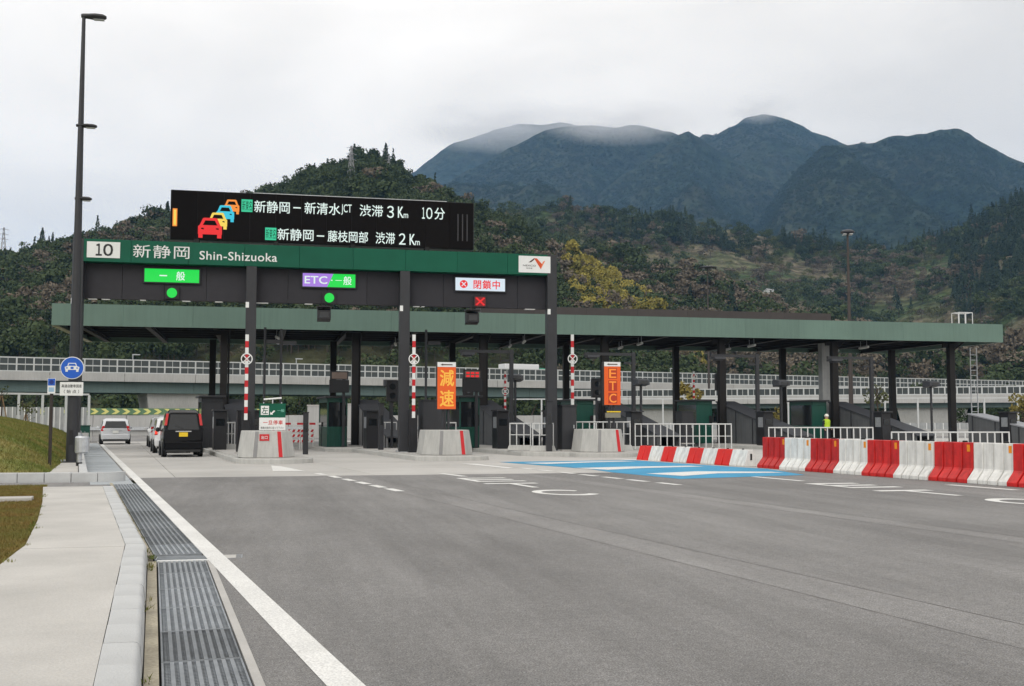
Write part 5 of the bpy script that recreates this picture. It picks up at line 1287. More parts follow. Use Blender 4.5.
# tall fence with white posts, left and right
def tall_fence(label, A, B, h_, pitch, solid):
    ln = math.hypot(B[0] - A[0], B[1] - A[1]); t = thing('post_fence', label, 'fence', (A[0], A[1], 0), math.atan2(B[1] - A[1], B[0] - A[0]), group='white post fences')
    n = int(ln / pitch); po = MB().box(-0.07, 0.07, -0.07, 0.07, -0.2, h_).mesh('post', FEN); pa = MB().box(0.12, pitch - 0.12, -0.03, 0.03, 0, h_ * solid).mesh('panel', mat('fence_grey_panel', (0.33, 0.345, 0.35), 0.6, streak=0.15, rnd=0.06))
    for i in range(n + 1): link('post', po, t, (i * pitch, 0, 0))
    for i in range(n): link('panel', pa, t, (i * pitch, 0, 0))
    box('top_rail', FEN, t, 0, n * pitch, -0.07, 0.07, h_ + 0.002, h_ + 0.12); box('base_wall', PARA, t, -0.2, n * pitch + 0.2, -0.2, 0.2, -0.2, 0.6)
    rib = MB().box(-0.03, 0.03, -0.06, -0.035, 0.6, h_ * solid).mesh('rib', WHITE)
    for i in range(n):
        for q in (0.25, 0.5, 0.75): link('rib', rib, t, (i * pitch + q * pitch, 0, 0))
    return t
tall_fence('white post fence with grey panels above the grass bank', (-33, 71), (-11.0, 78.5), 3.1, 1.45, 0.74)
tall_fence('white post fence behind the canopy columns at the far side', (24, 104), (75, 84), 3.4, 2.9, 0.35)

# ------------------------------------------------------------------ lamps
def disc_lamp(label, x, y, h_, r_=0.9):
    t = thing('mast_lamp', label, 'lamp post', (x, y, 0), group='disc-topped mast lamps')
    MB().tube([(0, 0, 0), (0, 0, h_ * .5), (0, 0, h_)], [0.22, 0.16, 0.09], 10).build('pole', mat('brown_pole', (0.05, 0.04, 0.035), 0.6), t, smooth=True)
    MB().lathe([(0.15, -0.25), (r_, -0.12), (r_, 0.0), (r_ * .6, 0.14), (0.1, 0.2)], 20, (0, 0, h_)).build('lamp_disc', POST, t, smooth=True)
    for a in range(4): MB().lathe([(0.2, -0.08), (0.16, 0)], 10, (r_ * .6 * math.cos(a * 1.57 + .4), r_ * .6 * math.sin(a * 1.57 + .4), h_ - 0.22)).build('lens', LENS, t)
disc_lamp('tall mast lamp with disc top behind the far lanes', 52.2, 90, 18.6, 0.62)
disc_lamp('mast lamp with disc top further back over the canopy middle', *CF(31.5, 176), 26.0, 1.5)
ll_ = thing('verge_lamp', 'dark lamp post with a long flat arm behind the grass bank', 'lamp post', (-16.2, 62.5, 0.3))
box('pole', POST, ll_, -0.16, 0.16, -0.16, 0.16, 0, 5.4, 0.01); box('arm', POST, ll_, 0.16, 1.25, -0.08, 0.08, 5.18, 5.32); box('lens', LENS, ll_, 0.5, 1.2, -0.05, 0.05, 5.165, 5.179)
for i, s_ in enumerate((100, 146, 168, 232, 268)):
    p = on_v(s_, 0.6, 7.4)
    t = thing('bridge_lamp', ['slim lamp post on the elevated road, leftmost', 'slim lamp post on the elevated road left of the gantry', 'slim lamp post on the elevated road behind the stop notice', 'slim lamp post on the elevated road behind the ETC sign', 'slim lamp post on the elevated road behind the far booths'][i], 'lamp post', p, vr, group='elevated road lamps')
    MB().tube([(0, 0, 0), (0, 0, 2.6)], 0.06, 6).build('pole', STEEL, t); box('head', STEEL, t, -0.1, 0.9, -0.1, 0.1, 2.6, 2.72)
# ================================================================== HILLS AND WOODS
def interp(prof, x):
    if x <= prof[0][0]: return prof[0][1]
    for (a, ya), (b, yb) in zip(prof[:-1], prof[1:]):
        if x <= b:
            t = (x - a) / (b - a); t = t * t * (3 - 2 * t) * 0.25 + t * 0.75
            return ya + (yb - ya) * t
    return prof[-1][1]
def fbm(x, y, z=0.0, o=5): return mnoise.fractal(Vector((x, y, z)), 0.9, 2.0, o)
class Hill:
    """terrain rising from a foot line to a crest and falling away behind; profile gives crest elevation by bearing.
    Bearings are tangents from the camera axis (x), elevations tangents above eye level (y)."""
    def __init__(s, prof, foot, crest, rough, seed, back=1.6, ex=0.9, gully=0.0, drop=0.0):
        s.prof = [((x - 512) / 1100.0, max(0.0, (420 - y - drop) / 1100.0)) for x, y in prof]; s.foot, s.crest, s.rough, s.seed, s.back, s.ex, s.gully = foot, crest, rough, seed, back, ex, gully
    def point(s, a, t):
        """a: bearing tangent, t: 0 foot .. 1 crest .. >1 behind"""
        f, c = (s.foot(a) if callable(s.foot) else s.foot), (s.crest(a) if callable(s.crest) else s.crest)
        d = f + (c - f) * t
        H = interp(s.prof, a) * c
        x, y = CF(a * d, d)
        nz_ = fbm(x / s.rough, y / s.rough, s.seed)
        if t <= 1: z = H * (t ** s.ex) * (1 + 0.20 * nz_ * (1 - t) * 1.5)
        else: z = H * max(0.0, 1 - (t - 1) * 1.1) ** 1.2
        if s.gully:
            g = abs(mnoise.noise(Vector((x / s.gully, y / s.gully * 0.35, s.seed + 3))))
            z -= H * 0.34 * max(0, 1 - g * 2.2) * 4 * max(0, t) * max(0, 1 - t) if t < 1 else 0
        if s.gully and c > 2000 and 0 < t < 1:       # spurs running down from the ridge
            rd = sum((1 - abs(mnoise.noise(Vector((x / w_, y / w_, s.seed + w_)))) * 2) * k_ for w_, k_ in ((420.0, 1.0), (190.0, .5), (80.0, .28)))
            z += H * 0.075 * rd * (4 * t * (1 - t)) ** 1.2
        z += s.crest_noise(x, y) * min(1, t * 3) * (H / (c * 0.2 + 1e-6))
        return (x, y, z - 0.5 + (0 if t > 0.02 else -2.0))
    def crest_noise(s, x, y):
        c = s.crest(0) if callable(s.crest) else s.crest
        return fbm(x / (s.rough * .35), y / (s.rough * .35), s.seed + 9) * c * 0.006 + fbm(x / (s.rough * .09), y / (s.rough * .09), s.seed + 4) * c * 0.0016 if c < 2000 else fbm(x / 150, y / 150, s.seed + 9) * c * 0.0028 + fbm(x / 45, y / 45, s.seed + 2) * c * 0.0009
    def build(s, name, m, a0, a1, na, nt_, tmax=1.5):
        V, F_ = [], []
        for j in range(nt_):
            for i in range(na):
                V.append(s.point(a0 + (a1 - a0) * i / (na - 1), tmax * j / (nt_ - 1)))
        for j in range(nt_ - 1):
            for i in range(na - 1):
                q = j * na + i; F_.append((q, q + 1, q + na + 1, q + na))
        me = bpy.data.meshes.new(name); me.from_pydata(V, [], F_); me.polygons.foreach_set('use_smooth', [True] * len(F_)); me.materials.append(m)
        return structure(link(name, me))
def B(px): return (px - 512) / 1100.0
def hill_mat(name, cols, sc, fine_sc, terrace=False):
    m = bpy.data.materials.new(name); m.use_nodes = True
    t = m.node_tree; b = t.nodes['Principled BSDF']; n = t.nodes.new; l = t.links.new
    b.inputs['Roughness'].default_value = 0.95; b.inputs['Specular IOR Level'].default_value = 0.1
    geo = n('ShaderNodeNewGeometry')
    z = n('ShaderNodeTexNoise'); z.inputs['Scale'].default_value = sc; z.inputs['Detail'].default_value = 7; z.inputs['Roughness'].default_value = 0.62; z.inputs['Distortion'].default_value = 0.6
    l(geo.outputs['Position'], z.inputs['Vector'])
    r = n('ShaderNodeValToRGB'); e = r.color_ramp.elements
    while len(e) < len(cols): e.new(0.5)
    for i, c in enumerate(cols): e[i].position = 0.30 + 0.40 * i / (len(cols) - 1); e[i].color = (*c, 1)
    l(z.outputs[0], r.inputs[0])
    z2 = n('ShaderNodeTexNoise'); z2.inputs['Scale'].default_value = fine_sc; z2.inputs['Detail'].default_value = 5; l(geo.outputs['Position'], z2.inputs['Vector'])
    mr_ = n('ShaderNodeMapRange'); mr_.inputs['From Min'].default_value = 0.3; mr_.inputs['From Max'].default_value = 0.7; mr_.inputs['To Min'].default_value = 0.55; mr_.inputs['To Max'].default_value = 1.4; l(z2.outputs[0], mr_.inputs['Value'])
    fac = mr_.outputs[0]
    if terrace:      # walls and rows of the terraces follow the contours
        sp_ = n('ShaderNodeSeparateXYZ'); l(geo.outputs['Position'], sp_.inputs[0])
        zz = n('ShaderNodeMath'); zz.operation = 'MULTIPLY_ADD'; l(z.outputs[0], zz.inputs[0]); zz.inputs[1].default_value = 40.0; l(sp_.outputs['Z'], zz.inputs[2])
        sn = n('ShaderNodeMath'); sn.operation = 'SINE'; ml = n('ShaderNodeMath'); ml.operation = 'MULTIPLY'; ml.inputs[1].default_value = 1.05; l(zz.outputs[0], ml.inputs[0]); l(ml.outputs[0], sn.inputs[0])
        m3 = n('ShaderNodeMapRange'); m3.inputs['From Min'].default_value = -1; m3.inputs['From Max'].default_value = 1; m3.inputs['To Min'].default_value = 0.72; m3.inputs['To Max'].default_value = 1.22; l(sn.outputs[0], m3.inputs['Value'])
        mu = n('ShaderNodeMath'); mu.operation = 'MULTIPLY'; l(fac, mu.inputs[0]); l(m3.outputs[0], mu.inputs[1]); fac = mu.outputs[0]
    vm = n('ShaderNodeVectorMath'); vm.operation = 'SCALE'; l(r.outputs[0], vm.inputs[0]); l(fac, vm.inputs['Scale']); l(vm.outputs[0], b.inputs['Base Color'])
    bp = n('ShaderNodeBump'); bp.inputs['Strength'].default_value = 0.8; bp.inputs['Distance'].default_value = 1.0 / fine_sc; l(z2.outputs[0], bp.inputs['Height']); l(bp.outputs[0], b.inputs['Normal'])
    return m

h1 = Hill([(-400, 300), (-200, 275), (-60, 262), (0, 257), (22, 252), (45, 244), (72, 237), (100, 234), (120, 226), (150, 221), (175, 219), (215, 210), (255, 197), (285, 183), (315, 170), (345, 160), (372, 157), (392, 161), (410, 175), (440, 190), (470, 207), (500, 222), (540, 242), (580, 262), (615, 284), (650, 306), (690, 335), (760, 405), (800, 420)],
          lambda a: 215 + 40 * a, lambda a: 470 - 130 * a, 120, 1.3, drop=5)
h2 = Hill([(300, 330), (380, 260), (430, 222), (470, 210), (500, 208), (540, 203), (570, 200), (600, 203), (640, 209), (680, 216), (720, 221), (760, 230), (800, 238), (860, 244), (900, 246), (940, 234), (980, 218), (1024, 201), (1100, 180), (1250, 170), (1500, 200)],
          lambda a: 300 - 40 * a, lambda a: 900 - 60 * a, 190, 5.1, gully=260, drop=4)
h3 = Hill([(-100, 420), (330, 330), (380, 260), (430, 190), (470, 163), (510, 143), (545, 125), (580, 117), (640, 117), (672, 123), (700, 136), (740, 160), (800, 200), (900, 260), (1100, 330)],
          1400, 3000, 700, 8.7, gully=620, drop=2)
h5 = Hill([(430, 420), (520, 260), (580, 205), (630, 168), (660, 145), (682, 127), (691, 123), (702, 128), (722, 146), (760, 168), (820, 205), (900, 250), (1000, 320), (1100, 420)], 1350, 2650, 500, 14.2, gully=430, drop=2)
h6 = Hill([(560, 420), (640, 220), (680, 150), (706, 129), (718, 128), (738, 117), (752, 111), (766, 108), (782, 110), (800, 117), (830, 131), (850, 138), (880, 150), (940, 175), (1000, 210), (1150, 300)], 1500, 3250, 600, 17.7, gully=560, drop=2)
h7 = Hill([(640, 420), (740, 250), (800, 165), (830, 144), (850, 138), (870, 136), (900, 130), (930, 127), (945, 123), (960, 122), (975, 127), (990, 136), (1024, 154), (1100, 192), (1250, 235), (1500, 285)], 1200, 2350, 520, 21.3, gully=450, drop=2)
h4 = Hill([(200, 420), (330, 260), (385, 190), (408, 170), (430, 153), (455, 138), (480, 130), (520, 122), (560, 118), (620, 130), (700, 160), (800, 220)], 2300, 3700, 900, 11.2, gully=800)
HM1 = hill_mat('wooded_hill_soil', [(0.030, 0.038, 0.016), (0.050, 0.052, 0.025), (0.080, 0.066, 0.040)], 0.012, 0.25)
HM2 = hill_mat('terraced_hill_soil', [(0.032, 0.058, 0.024), (0.056, 0.084, 0.032), (0.092, 0.096, 0.052), (0.145, 0.122, 0.084), (0.074, 0.090, 0.042)], 0.016, 0.20, terrace=True)
HM3 = hill_mat('far_mountain_forest', [(0.013, 0.025, 0.017), (0.022, 0.036, 0.023), (0.038, 0.046, 0.030), (0.022, 0.034, 0.023)], 0.0035, 0.035)
h1.build('wooded_hill', HM1, B(-330), B(800), 230, 46)
h2.build('terraced_hill', HM2, B(300), B(1420), 300, 64)
h3.build('far_mountain', HM3, B(150), B(1080), 250, 76)
h5.build('far_mountain', HM3, B(440), B(1090), 200, 76)
h6.build('far_mountain', HM3, B(570), B(1140), 190, 76)
h7.build('far_mountain', HM3, B(645), B(1450), 230, 76)
h4.build('cloud_topped_mountain', HM3, B(210), B(790), 140, 52)

# --- tree kinds used by the woods
def leaf_cloud(n, fn, size, r_):
    """n small leaf faces; fn gives a centre and an outward direction"""
    V, F_ = [], []
    for i in range(n):
        c, o = fn(r_); c = np.array(c); o = np.array(o) + r_.normal(0, .55, 3); o /= np.linalg.norm(o) + 1e-9
        u = np.cross(o, r_.normal(0, 1, 3)); u /= np.linalg.norm(u) + 1e-9; v = np.cross(o, u)
        s = size * r_.uniform(.6, 1.3)
        k = len(V); V += [tuple(c + u * s), tuple(c + v * s * .7), tuple(c - u * s), tuple(c - v * s * .7)]; F_.append((k, k + 1, k + 2, k + 3))
    return V, F_
def broad_fn(rx, rz, zc, lobes):
    def f(r_):
        l = lobes[r_.integers(len(lobes))]; d = r_.normal(0, 1, 3); d /= np.linalg.norm(d) + 1e-9
        d[2] = abs(d[2]) * .9 if r_.random() < .75 else d[2]
        rad = l[3] * r_.uniform(.65, 1.0)
        return (l[0] + d[0] * rad, l[1] + d[1] * rad, l[2] + d[2] * rad * rz / rx), d
    return f
def lobes_for(rx, rz, zc, n, r_):
    L_ = [(0, 0, zc, rx * .75)]
    for i in range(n):
        a = r_.uniform(0, 6.28); q = rx * r_.uniform(.35, .65)
        L_.append((q * math.cos(a), q * math.sin(a), zc + rz * r_.uniform(-.45, .5), rx * r_.uniform(.35, .55)))
    return L_
def conifer_fn(h, rb):
    def f(r_):
        t = r_.random() ** .75; z = h * (.12 + .88 * (1 - t)); rr = rb * (t * .92 + .06) * (1 + .22 * math.sin(z * 5 + r_.uniform(0, .5))); a = r_.uniform(0, 6.28); q = rr * r_.uniform(.5, 1)
        return (q * math.cos(a), q * math.sin(a), z), (math.cos(a), math.sin(a), .7)
    return f
BARK = mat('bark', (0.06, 0.045, 0.032), 0.9, var=0.2, scale=3)
def tree_source(name, V, F_, lm, trunk=None):
    me = bpy.data.meshes.new(name)
    if trunk:
        o = len(V); t = MB().tube([(0, 0, -1.0), (0.05, 0, trunk[0] * .5), (0, 0.05, trunk[0])], [trunk[1], trunk[1] * .7, trunk[1] * .3], 5); V = V + t.v; F2 = [tuple(i + o for i in f) for f in t.f]
    else: F2 = []
    me.from_pydata(V, [], F_ + F2); me.materials.append(lm); me.materials.append(BARK)
    me.polygons.foreach_set('material_index', [0] * len(F_) + [1] * len(F2))
    return bpy.data.objects.new(name, me)
L_DARK = leaf_mat('leaf_evergreen', (0.018, 0.034, 0.012), (0.045, 0.066, 0.022))
L_CON = leaf_mat('leaf_cedar', (0.012, 0.026, 0.014), (0.028, 0.046, 0.022))
L_BROWN = leaf_mat('leaf_bare_brown', (0.070, 0.060, 0.040), (0.140, 0.115, 0.082), 0.02)
L_BAMB = leaf_mat('leaf_bamboo', (0.13, 0.125, 0.022), (0.30, 0.255, 0.055), 0.03)
L_OLIVE = leaf_mat('leaf_olive', (0.044, 0.062, 0.020), (0.095, 0.100, 0.036), 0.03)
r_ = np.random.default_rng(5)
def make_kind(kind, lm, nvar, n=240):
    coll = bpy.data.collections.new('kind_' + kind)
    for i in range(nvar):
        if kind == 'cedar': V, F_ = leaf_cloud(n, conifer_fn(1.0, .24), .042, r_); o = tree_source('wood_' + kind, V, F_, lm, (.5, .02))
        elif kind == 'bamboo': V, F_ = leaf_cloud(n, broad_fn(.36, .55, .58, lobes_for(.36, .55, .58, 4, r_)), .05, r_); o = tree_source('wood_' + kind, V, F_, lm, (.6, .012))
        else: V, F_ = leaf_cloud(n, broad_fn(.5, .42, .52, lobes_for(.5, .42, .52, 7, r_)), .055 if n > 100 else .085, r_); o = tree_source('wood_' + kind, V, F_, lm, (.55, .025))
        coll.objects.link(o)
    return coll
K = {'dark': make_kind('evergreen', L_DARK, 3), 'cedar': make_kind('cedar', L_CON, 2), 'brown': make_kind('bare', L_BROWN, 3), 'bamboo': make_kind('bamboo', L_BAMB, 2), 'olive': make_kind('olive', L_OLIVE, 3), 'fir': make_kind('fir', L_CON, 3, 70)}
GN = {}
def scatter_group(coll):
    if coll.name in GN: return GN[coll.name]
    g = bpy.data.node_groups.new('scatter_' + coll.name, 'GeometryNodeTree')
    g.interface.new_socket('Geometry', in_out='INPUT', socket_type='NodeSocketGeometry'); g.interface.new_socket('Geometry', in_out='OUTPUT', socket_type='NodeSocketGeometry')
    n = g.nodes.new; l = g.links.new
    gi, go = n('NodeGroupInput'), n('NodeGroupOutput'); ci = n('GeometryNodeCollectionInfo'); ci.inputs['Collection'].default_value = coll
    ci.inputs['Separate Children'].default_value = True; ci.inputs['Reset Children'].default_value = True
    ip = n('GeometryNodeInstanceOnPoints'); ip.inputs['Pick Instance'].default_value = True
    sc_ = n('GeometryNodeInputNamedAttribute'); sc_.data_type = 'FLOAT_VECTOR'; sc_.inputs['Name'].default_value = 'scl'
    ro = n('GeometryNodeInputNamedAttribute'); ro.data_type = 'FLOAT_VECTOR'; ro.inputs['Name'].default_value = 'rot'
    er = n('FunctionNodeEulerToRotation')
    l(gi.outputs[0], ip.inputs['Points']); l(ci.outputs[0], ip.inputs['Instance']); l(sc_.outputs['Attribute'], ip.inputs['Scale']); l(ro.outputs['Attribute'], er.inputs[0]); l(er.outputs[0], ip.inputs['Rotation']); l(ip.outputs[0], go.inputs[0])
    GN[coll.name] = g
    return g
def wood(name, label, pts, scl, coll, seed):
    rr = np.random.default_rng(seed); n = len(pts)
    me = bpy.data.meshes.new(name); me.from_pydata(pts, [], [])
    a = me.attributes.new('scl', 'FLOAT_VECTOR', 'POINT'); s = np.array(scl)[:, None] * np.stack([rr.uniform(.85, 1.2, n)] * 2 + [rr.uniform(.85, 1.2, n)], 1); a.data.foreach_set('vector', s.ravel())
    a = me.attributes.new('rot', 'FLOAT_VECTOR', 'POINT'); a.data.foreach_set('vector', np.stack([rr.normal(0, .05, n), rr.normal(0, .05, n), rr.uniform(0, 6.28, n)], 1).ravel())
    o = link(name, me); md = o.modifiers.new('scatter', 'NODES'); md.node_group = scatter_group(coll)
    return tag(stuff(o), label, 'woodland')
def spread(h, n, a0, a1, t0, t1, keep, size, seed):
    rr = np.random.default_rng(seed); P, S_ = [], []
    for i in range(n):
        a = rr.uniform(a0, a1); t = t0 + (t1 - t0) * math.sqrt(rr.random())
        p = h.point(a, t); q = keep(a, t, p)
        if q <= 0 or rr.random() > q: continue
        P.append(p); S_.append(size * min(2.0, math.exp(rr.normal(-.03, .28))))
    return P, S_
def patch(p, sc, seed): return fbm(p[0] / sc, p[1] / sc, seed, 4)
k1 = lambda a, t, p: 1.0 if patch(p, 90, 1) < 0.18 else 0.25
k1b = lambda a, t, p: (1.0 if patch(p, 90, 1) > 0.05 else 0.06)
k1c = lambda a, t, p: 1.0 if (patch(p, 60, 7) > 0.12 or t > .93) else 0.05
P, S_ = spread(h1, 12000, B(-120), B(700), 0.0, 1.02, k1, 5.8, 1); wood('evergreen_woods', 'dark evergreen broadleaf woods covering the near hill', P, S_, K['dark'], 1)
P, S_ = spread(h1, 6000, B(-120), B(700), 0.1, 1.02, k1b, 5.6, 2); wood('bare_woods', 'greyish brown leafless woods on the near hill', P, S_, K['brown'], 2)
P, S_ = spread(h1, 900, B(-120), B(520), 0.3, 1.03, k1c, 7.0, 3); wood('cedar_woods', 'dark pointed cedars along the crest of the near hill', P, S_, K['cedar'], 3)
P, S_ = spread(h1, 1500, B(568), B(705), 0.35, 1.0, lambda a, t, p: 1.0 if patch(p, 30, 4) > -.25 else .2, 6.0, 4); wood('bamboo_grove', 'yellow green bamboo at the foot of the hills behind the canopy', P, S_, K['bamboo'], 4)
k2 = lambda a, t, p: (1.0 if patch(p, 110, 21) > 0.20 else 0.05) + (0.5 if t > .93 else 0)
P, S_ = spread(h2, 4800, B(360), B(1180), 0.0, 1.03, k2, 8.5, 5); wood('hillside_evergreens', 'dark evergreen clumps scattered over the terraced hill', P, S_, K['dark'], 5)
k2b = lambda a, t, p: 0.9 if patch(p, 80, 31) > 0.22 else 0.05
P, S_ = spread(h2, 5000, B(360), B(1180), 0.0, 1.0, k2b, 7.5, 6); wood('hillside_orchards', 'brownish bare orchard trees on the terraced hill', P, S_, K['brown'], 6)
P, S_ = spread(h2, 6000, B(360), B(1180), 0.0, 1.0, lambda a, t, p: 0.8 if patch(p, 70, 41) > 0.15 else 0.08, 5.0, 7); wood('hillside_shrubs', 'olive green shrubs between the terraces of the hill', P, S_, K['olive'], 7)
k2d = lambda a, t, p: 1.0 if (t > .90 and patch(p, 120, 51) > .15) or (a > B(955) and t > .6) else 0.012
P, S_ = spread(h2, 6500, B(360), B(1180), 0.05, 1.03, k2d, 10.5, 8); wood('hilltop_cedars', 'dark cedar belt along the top of the terraced hill', P, S_, K['cedar'], 8)
P, S_ = spread(h2, 2600, B(770), B(895), 0.15, 0.75, lambda a, t, p: 1.0 if abs(t - (0.60 - 0.27 * (a - B(790)) / (B(880) - B(790)))) < 0.045 + 0.03 * patch(p, 40, 3) else 0.0, 6.5, 9); wood('hillside_bamboo', 'yellowish bamboo band running down the terraced hill', P, S_, K['bamboo'], 9)
for q, (hh, n_, a0, a1, lb) in enumerate(((h3, 16000, 380, 760, 'blue green forest on the broad left far mountain'), (h5, 12000, 520, 900, 'blue green forest on the small pointed middle ridge'), (h6, 10000, 640, 960, 'blue green forest on the highest pointed far peak'), (h7, 16000, 740, 1120, 'blue green forest on the right far mountain'))):
    P, S_ = spread(hh, n_, B(a0), B(a1), 0.02, 0.99, lambda a, t, p: 1.0, 7.5, 10 + q); wood('mountain_forest', lb, [(x, y, z - 1.5) for x, y, z in P], S_, K['fir'], 10 + q)
P, S_ = spread(h2, 5200, B(480), B(1180), 0.0, 0.32, lambda a, t, p: 0.9 if patch(p, 60, 81) > -.1 else .35, 6.5, 14); wood('lower_slope_scrub', 'brown and grey scrub on the lower slope behind the far lanes', P, S_, K['brown'], 14)
P, S_ = spread(h2, 3000, B(480), B(1180), 0.0, 0.32, lambda a, t, p: 0.9 if patch(p, 60, 91) > -.05 else .2, 7.0, 15); wood('lower_slope_evergreens', 'dark bushes on the lower slope behind the far lanes', P, S_, K['dark'], 15)
# shrubs and scrub at the foot of the hills, under and behind the elevated roads
P, S_ = [], []
rr = np.random.default_rng(77)
for i in range(1500):
    d = rr.uniform(205, 300); a = rr.uniform(B(-140), B(1180)); x, y = CF(a * d, d)
    P.append((x, y, -0.3)); S_.append(rr.uniform(4, 9))
wood('roadside_thicket', 'dark thicket at the foot of the hills beyond the elevated road', P, S_, K['dark'], 12)
P, S_ = [], []
for i in range(420):
    a = rr.uniform(B(-60), B(1100)); d = rr.uniform(222, 262); x, y = CF(a * d, d)
    P.append((x, y, 0.0)); S_.append(rr.uniform(6, 10))
wood('roadside_bamboo', 'yellowish bushes showing above the elevated road fence', P, S_, K['olive'], 13)

# --- single trees one can tell apart
def tree(label, loc, h, kind, lm, seed, n=420, lean=0.0, trunk_h=None, name=None):
    q = np.random.default_rng(seed); t = thing(name or ('conifer_tree' if kind == 'cedar' else 'tree'), label, 'tree', loc)
    if kind == 'cedar': V, F_ = leaf_cloud(n, conifer_fn(h, h * .22), h * .035, q)
    else:
        rx = h * .26; V, F_ = leaf_cloud(n, broad_fn(rx, rx * 1.4, h * .66, lobes_for(rx, rx * 1.4, h * .66, 7, q)), h * .035, q)
    me = bpy.data.meshes.new('crown'); me.from_pydata(V, [], F_); me.materials.append(lm); link('crown', me, t)
    tr = MB().tube([(0, 0, -0.2), (0.03 * h * q.normal(), .02, h * .35), (0, 0, h * .88)], [h * .022, h * .016, h * .004], 7)
    for i in range(7):
        a = q.uniform(0, 6.28); z = h * q.uniform(.35, .8); tr.tube([(0, 0, z), (math.cos(a) * h * .16, math.sin(a) * h * .16, z + h * .12)], [h * .008, h * .003], 5)
    tr.build('trunk', BARK, t)
    return t
L_YEL = leaf_mat('leaf_autumn', (0.12, 0.11, 0.03), (0.20, 0.16, 0.04), 0.5); L_SAP = leaf_mat('leaf_sapling', (0.04, 0.06, 0.02), (0.09, 0.10, 0.04), 0.5)
sx, sy = CF(B(27) * 66, 66); sap = tree('staked sapling with sparse leaves on the grass bank by the fence', (sx, sy, mound_z(sx, sy)), 2.3, 'b', L_SAP, 3, 120, name='sapling')
for s_ in (-.35, .35): MB().tube([(s_, 0, -.1), (s_ * .1, 0, 1.3)], 0.03, 6).build('stake', mat('timber_stake', (0.25, 0.16, 0.09), 0.8), sap)
sx, sy = CF(B(2) * 58, 58); sap = tree('staked sapling at the left edge of the grass bank', (sx, sy, mound_z(sx, sy)), 1.9, 'b', L_SAP, 4, 80, name='sapling')
for s_ in (-.3, .3): MB().tube([(s_, 0, -.1), (s_ * .1, 0, 1.2)], 0.03, 6).build('stake', MATS['timber_stake'], sap)
x_, y_ = CF(B(690) * 92, 92); tree('young yellowish tree seen between the far green booths', (x_, y_, -.1), 5.0, 'b', L_YEL, 5, 300)
x_, y_ = CF(B(777) * 98, 98); tree('small golden shrub tree left of the grey service column', (x_, y_, -.1), 3.0, 'b', L_YEL, 6, 260)
x_, y_ = CF(B(876) * 96, 96); tree('thin sparse sapling behind the far canopy columns', (x_, y_, -.1), 5.2, 'b', L_SAP, 8, 130, name='sapling')
x_, y_ = CF(B(1020) * 84, 84); tree('olive yellow bushy tree at the right edge beside the stair cover', (x_, y_, -.1), 3.6, 'b', L_YEL, 9, 500)
x_, y_ = CF(B(318) * 190, 190); 
for i, (a, t, h, lb) in enumerate(((B(571), .99, 15, 'dark conifer standing above the crest of the terraced hill'), (B(38), 1.0, 14, 'dark conifer standing out on the left skyline of the near hill'), (B(164), 1.0, 13, 'dark conifer on the skyline left of the message board'),
                                   (B(352), 1.0, 12, 'dark conifer on the summit of the near hill'), (B(384), 1.0, 13, 'dark conifer right of the near hill summit'))):
    tree(lb, h1.point(a, t) if i else h2.point(a, t), h, 'cedar', L_CON, 20 + i, 500)

# --- farm buildings on the terraces
for i, (px, t_, rz_, lb) in enumerate(((697, .62, .3, 'small white farm shed on the terraced hill above the vent'), (762, .72, -.2, 'white farm shed high on the terraced hill'), (771, .73, .1, 'pale roofed farm shed next to the high white shed'), (668, .52, .5, 'pale farm shed low on the terraced hill above the bamboo'))):
    p = h2.point(B(px), t_); t = thing('farm_shed', lb, 'shed', (p[0], p[1], p[2] + 1.0), rz_, group='farm sheds')
    box('wall', REFL, t, -2.3, 2.3, -1.6, 1.6, -3, 1.7); MB().prism([(-1.8, 1.7), (1.8, 1.7), (0, 2.6)], 'x', -2.5, 2.5).build('roof', mat('shed_roof', (0.45, 0.46, 0.48), 0.5), t); box('door', POST, t, -0.5, 0.5, -1.63, -1.6, -0.4, 1.4)
# --- pylons
PYL = mat('pylon_steel', (0.30, 0.30, 0.31), 0.6, 0.3)
def pylon(label, loc, h):
    t = thing('power_pylon', label, 'pylon', (loc[0], loc[1], loc[2] - 1.0), 0.4, group='power pylons'); m = MB(); q = 9
    wv = lambda z: h * (.085 * (1 - z) ** 1.3 + .012)
    for sx in (-1, 1):
        for sy in (-1, 1): m.tube([(sx * wv(i / q), sy * wv(i / q), h * i / q) for i in range(q + 1)], h * .006, 4)
    m.build('leg_frame', PYL, t); m = MB()
    for i in range(q):
        a, b = i / q, (i + 1) / q
        for s_ in (-1, 1):
            m.tube([(s_ * wv(a), -wv(a), h * a), (s_ * wv(b), wv(b), h * b)], h * .0035, 3); m.tube([(-wv(a), s_ * wv(a), h * a), (wv(b), s_ * wv(b), h * b)], h * .0035, 3)
            m.tube([(wv(a), s_ * wv(a), h * a), (-wv(b), s_ * wv(b), h * b)], h * .0035, 3)
    m.build('lattice', PYL, t)
    for z in (.70, .82, .94): MB().tube([(-h * .12, 0, h * z), (0, 0, h * (z + .025)), (h * .12, 0, h * z)], h * .006, 4).build('cross_arm', PYL, t)
pylon('grey lattice pylon on the near hill above the message board', h1.point(B(349), .80), 19)
pylon('grey lattice pylon on the near hill just right of the summit', h1.point(B(387), .90), 11)
pylon('faint tall pylon on the slope below the far mountains', h3.point(B(588), .02), 60)
pylon('pale lattice pylon at the left edge of the picture', h1.point(B(-1), .99), 20)

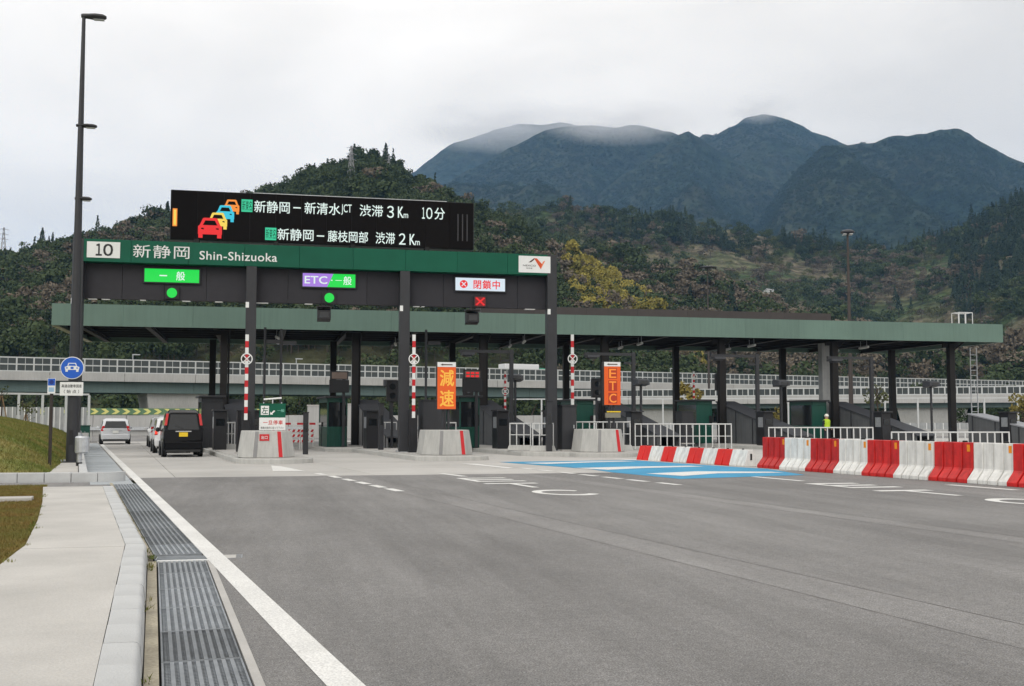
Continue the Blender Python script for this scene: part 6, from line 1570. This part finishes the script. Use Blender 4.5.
# ================================================================== AIR
hz_m = bpy.data.materials.new('haze_air'); hz_m.use_nodes = True; t = hz_m.node_tree; t.nodes.clear()
o_ = t.nodes.new('ShaderNodeOutputMaterial'); pv = t.nodes.new('ShaderNodeVolumePrincipled')
pv.inputs['Color'].default_value = (0.30, 0.58, 1.0, 1); pv.inputs['Density'].default_value = 0.000085; pv.inputs['Anisotropy'].default_value = 0.0
t.links.new(pv.outputs[0], o_.inputs['Volume'])
hz = stuff(MB().box(-7400, 7400, -700, 7400, -4.0, 1120).build('haze', hz_m)); hz['label'] = 'thin bluish haze filling the valley air'; hz['category'] = 'haze'

def mist_mat(i, den):
    m = bpy.data.materials.new('mist_air'); m.use_nodes = True; t = m.node_tree; t.nodes.clear(); n = t.nodes.new; l = t.links.new
    o_ = n('ShaderNodeOutputMaterial'); pv = n('ShaderNodeVolumePrincipled'); pv.inputs['Color'].default_value = (0.98, 0.98, 1.0, 1)
    tc_ = n('ShaderNodeTexCoord'); gr_ = n('ShaderNodeTexGradient'); gr_.gradient_type = 'SPHERICAL'; l(tc_.outputs['Object'], gr_.inputs[0])
    nz_ = n('ShaderNodeTexNoise'); nz_.inputs['Scale'].default_value = 1.8; nz_.inputs['Detail'].default_value = 4; l(tc_.outputs['Object'], nz_.inputs['Vector'])
    mr_ = n('ShaderNodeMapRange'); mr_.inputs['From Min'].default_value = .32; mr_.inputs['From Max'].default_value = .68; mr_.inputs['To Min'].default_value = 0.0; mr_.inputs['To Max'].default_value = 1.0; l(nz_.outputs[0], mr_.inputs['Value'])
    a = n('ShaderNodeMath'); a.operation = 'MULTIPLY'; l(gr_.outputs['Fac'], a.inputs[0]); l(mr_.outputs[0], a.inputs[1])
    b = n('ShaderNodeMath'); b.operation = 'MULTIPLY'; l(a.outputs[0], b.inputs[0]); b.inputs[1].default_value = den; l(b.outputs[0], pv.inputs['Density'])
    l(pv.outputs[0], o_.inputs['Volume']); return m
def mist(label, h, px, t_, rx, ry, rz, dz, den):
    p = h.point(B(px), t_); q = 0.93; p = (p[0] * q, p[1] * q, EYE + (p[2] - EYE) * q)
    bm = bmesh.new(); bmesh.ops.create_icosphere(bm, subdivisions=3, radius=1.0)
    me = bpy.data.meshes.new('mist'); bm.to_mesh(me); bm.free(); me.materials.append(mist_mat(0, den))
    o = link('mist', me, None, (p[0], p[1], p[2] + dz), -YAW); o.scale = (rx, ry, rz); stuff(o); tag(o, label, 'mist')
mist('bank of low mist on the broad far summit', h3, 622, .99, 230, 170, 48, 18, .015)
mist('small cap of mist on the pointed far summit', h6, 766, 1.0, 110, 130, 36, 16, .015)
mist('bank of low mist hiding the top of the rearmost mountain', h4, 500, .98, 330, 220, 80, 34, .013)
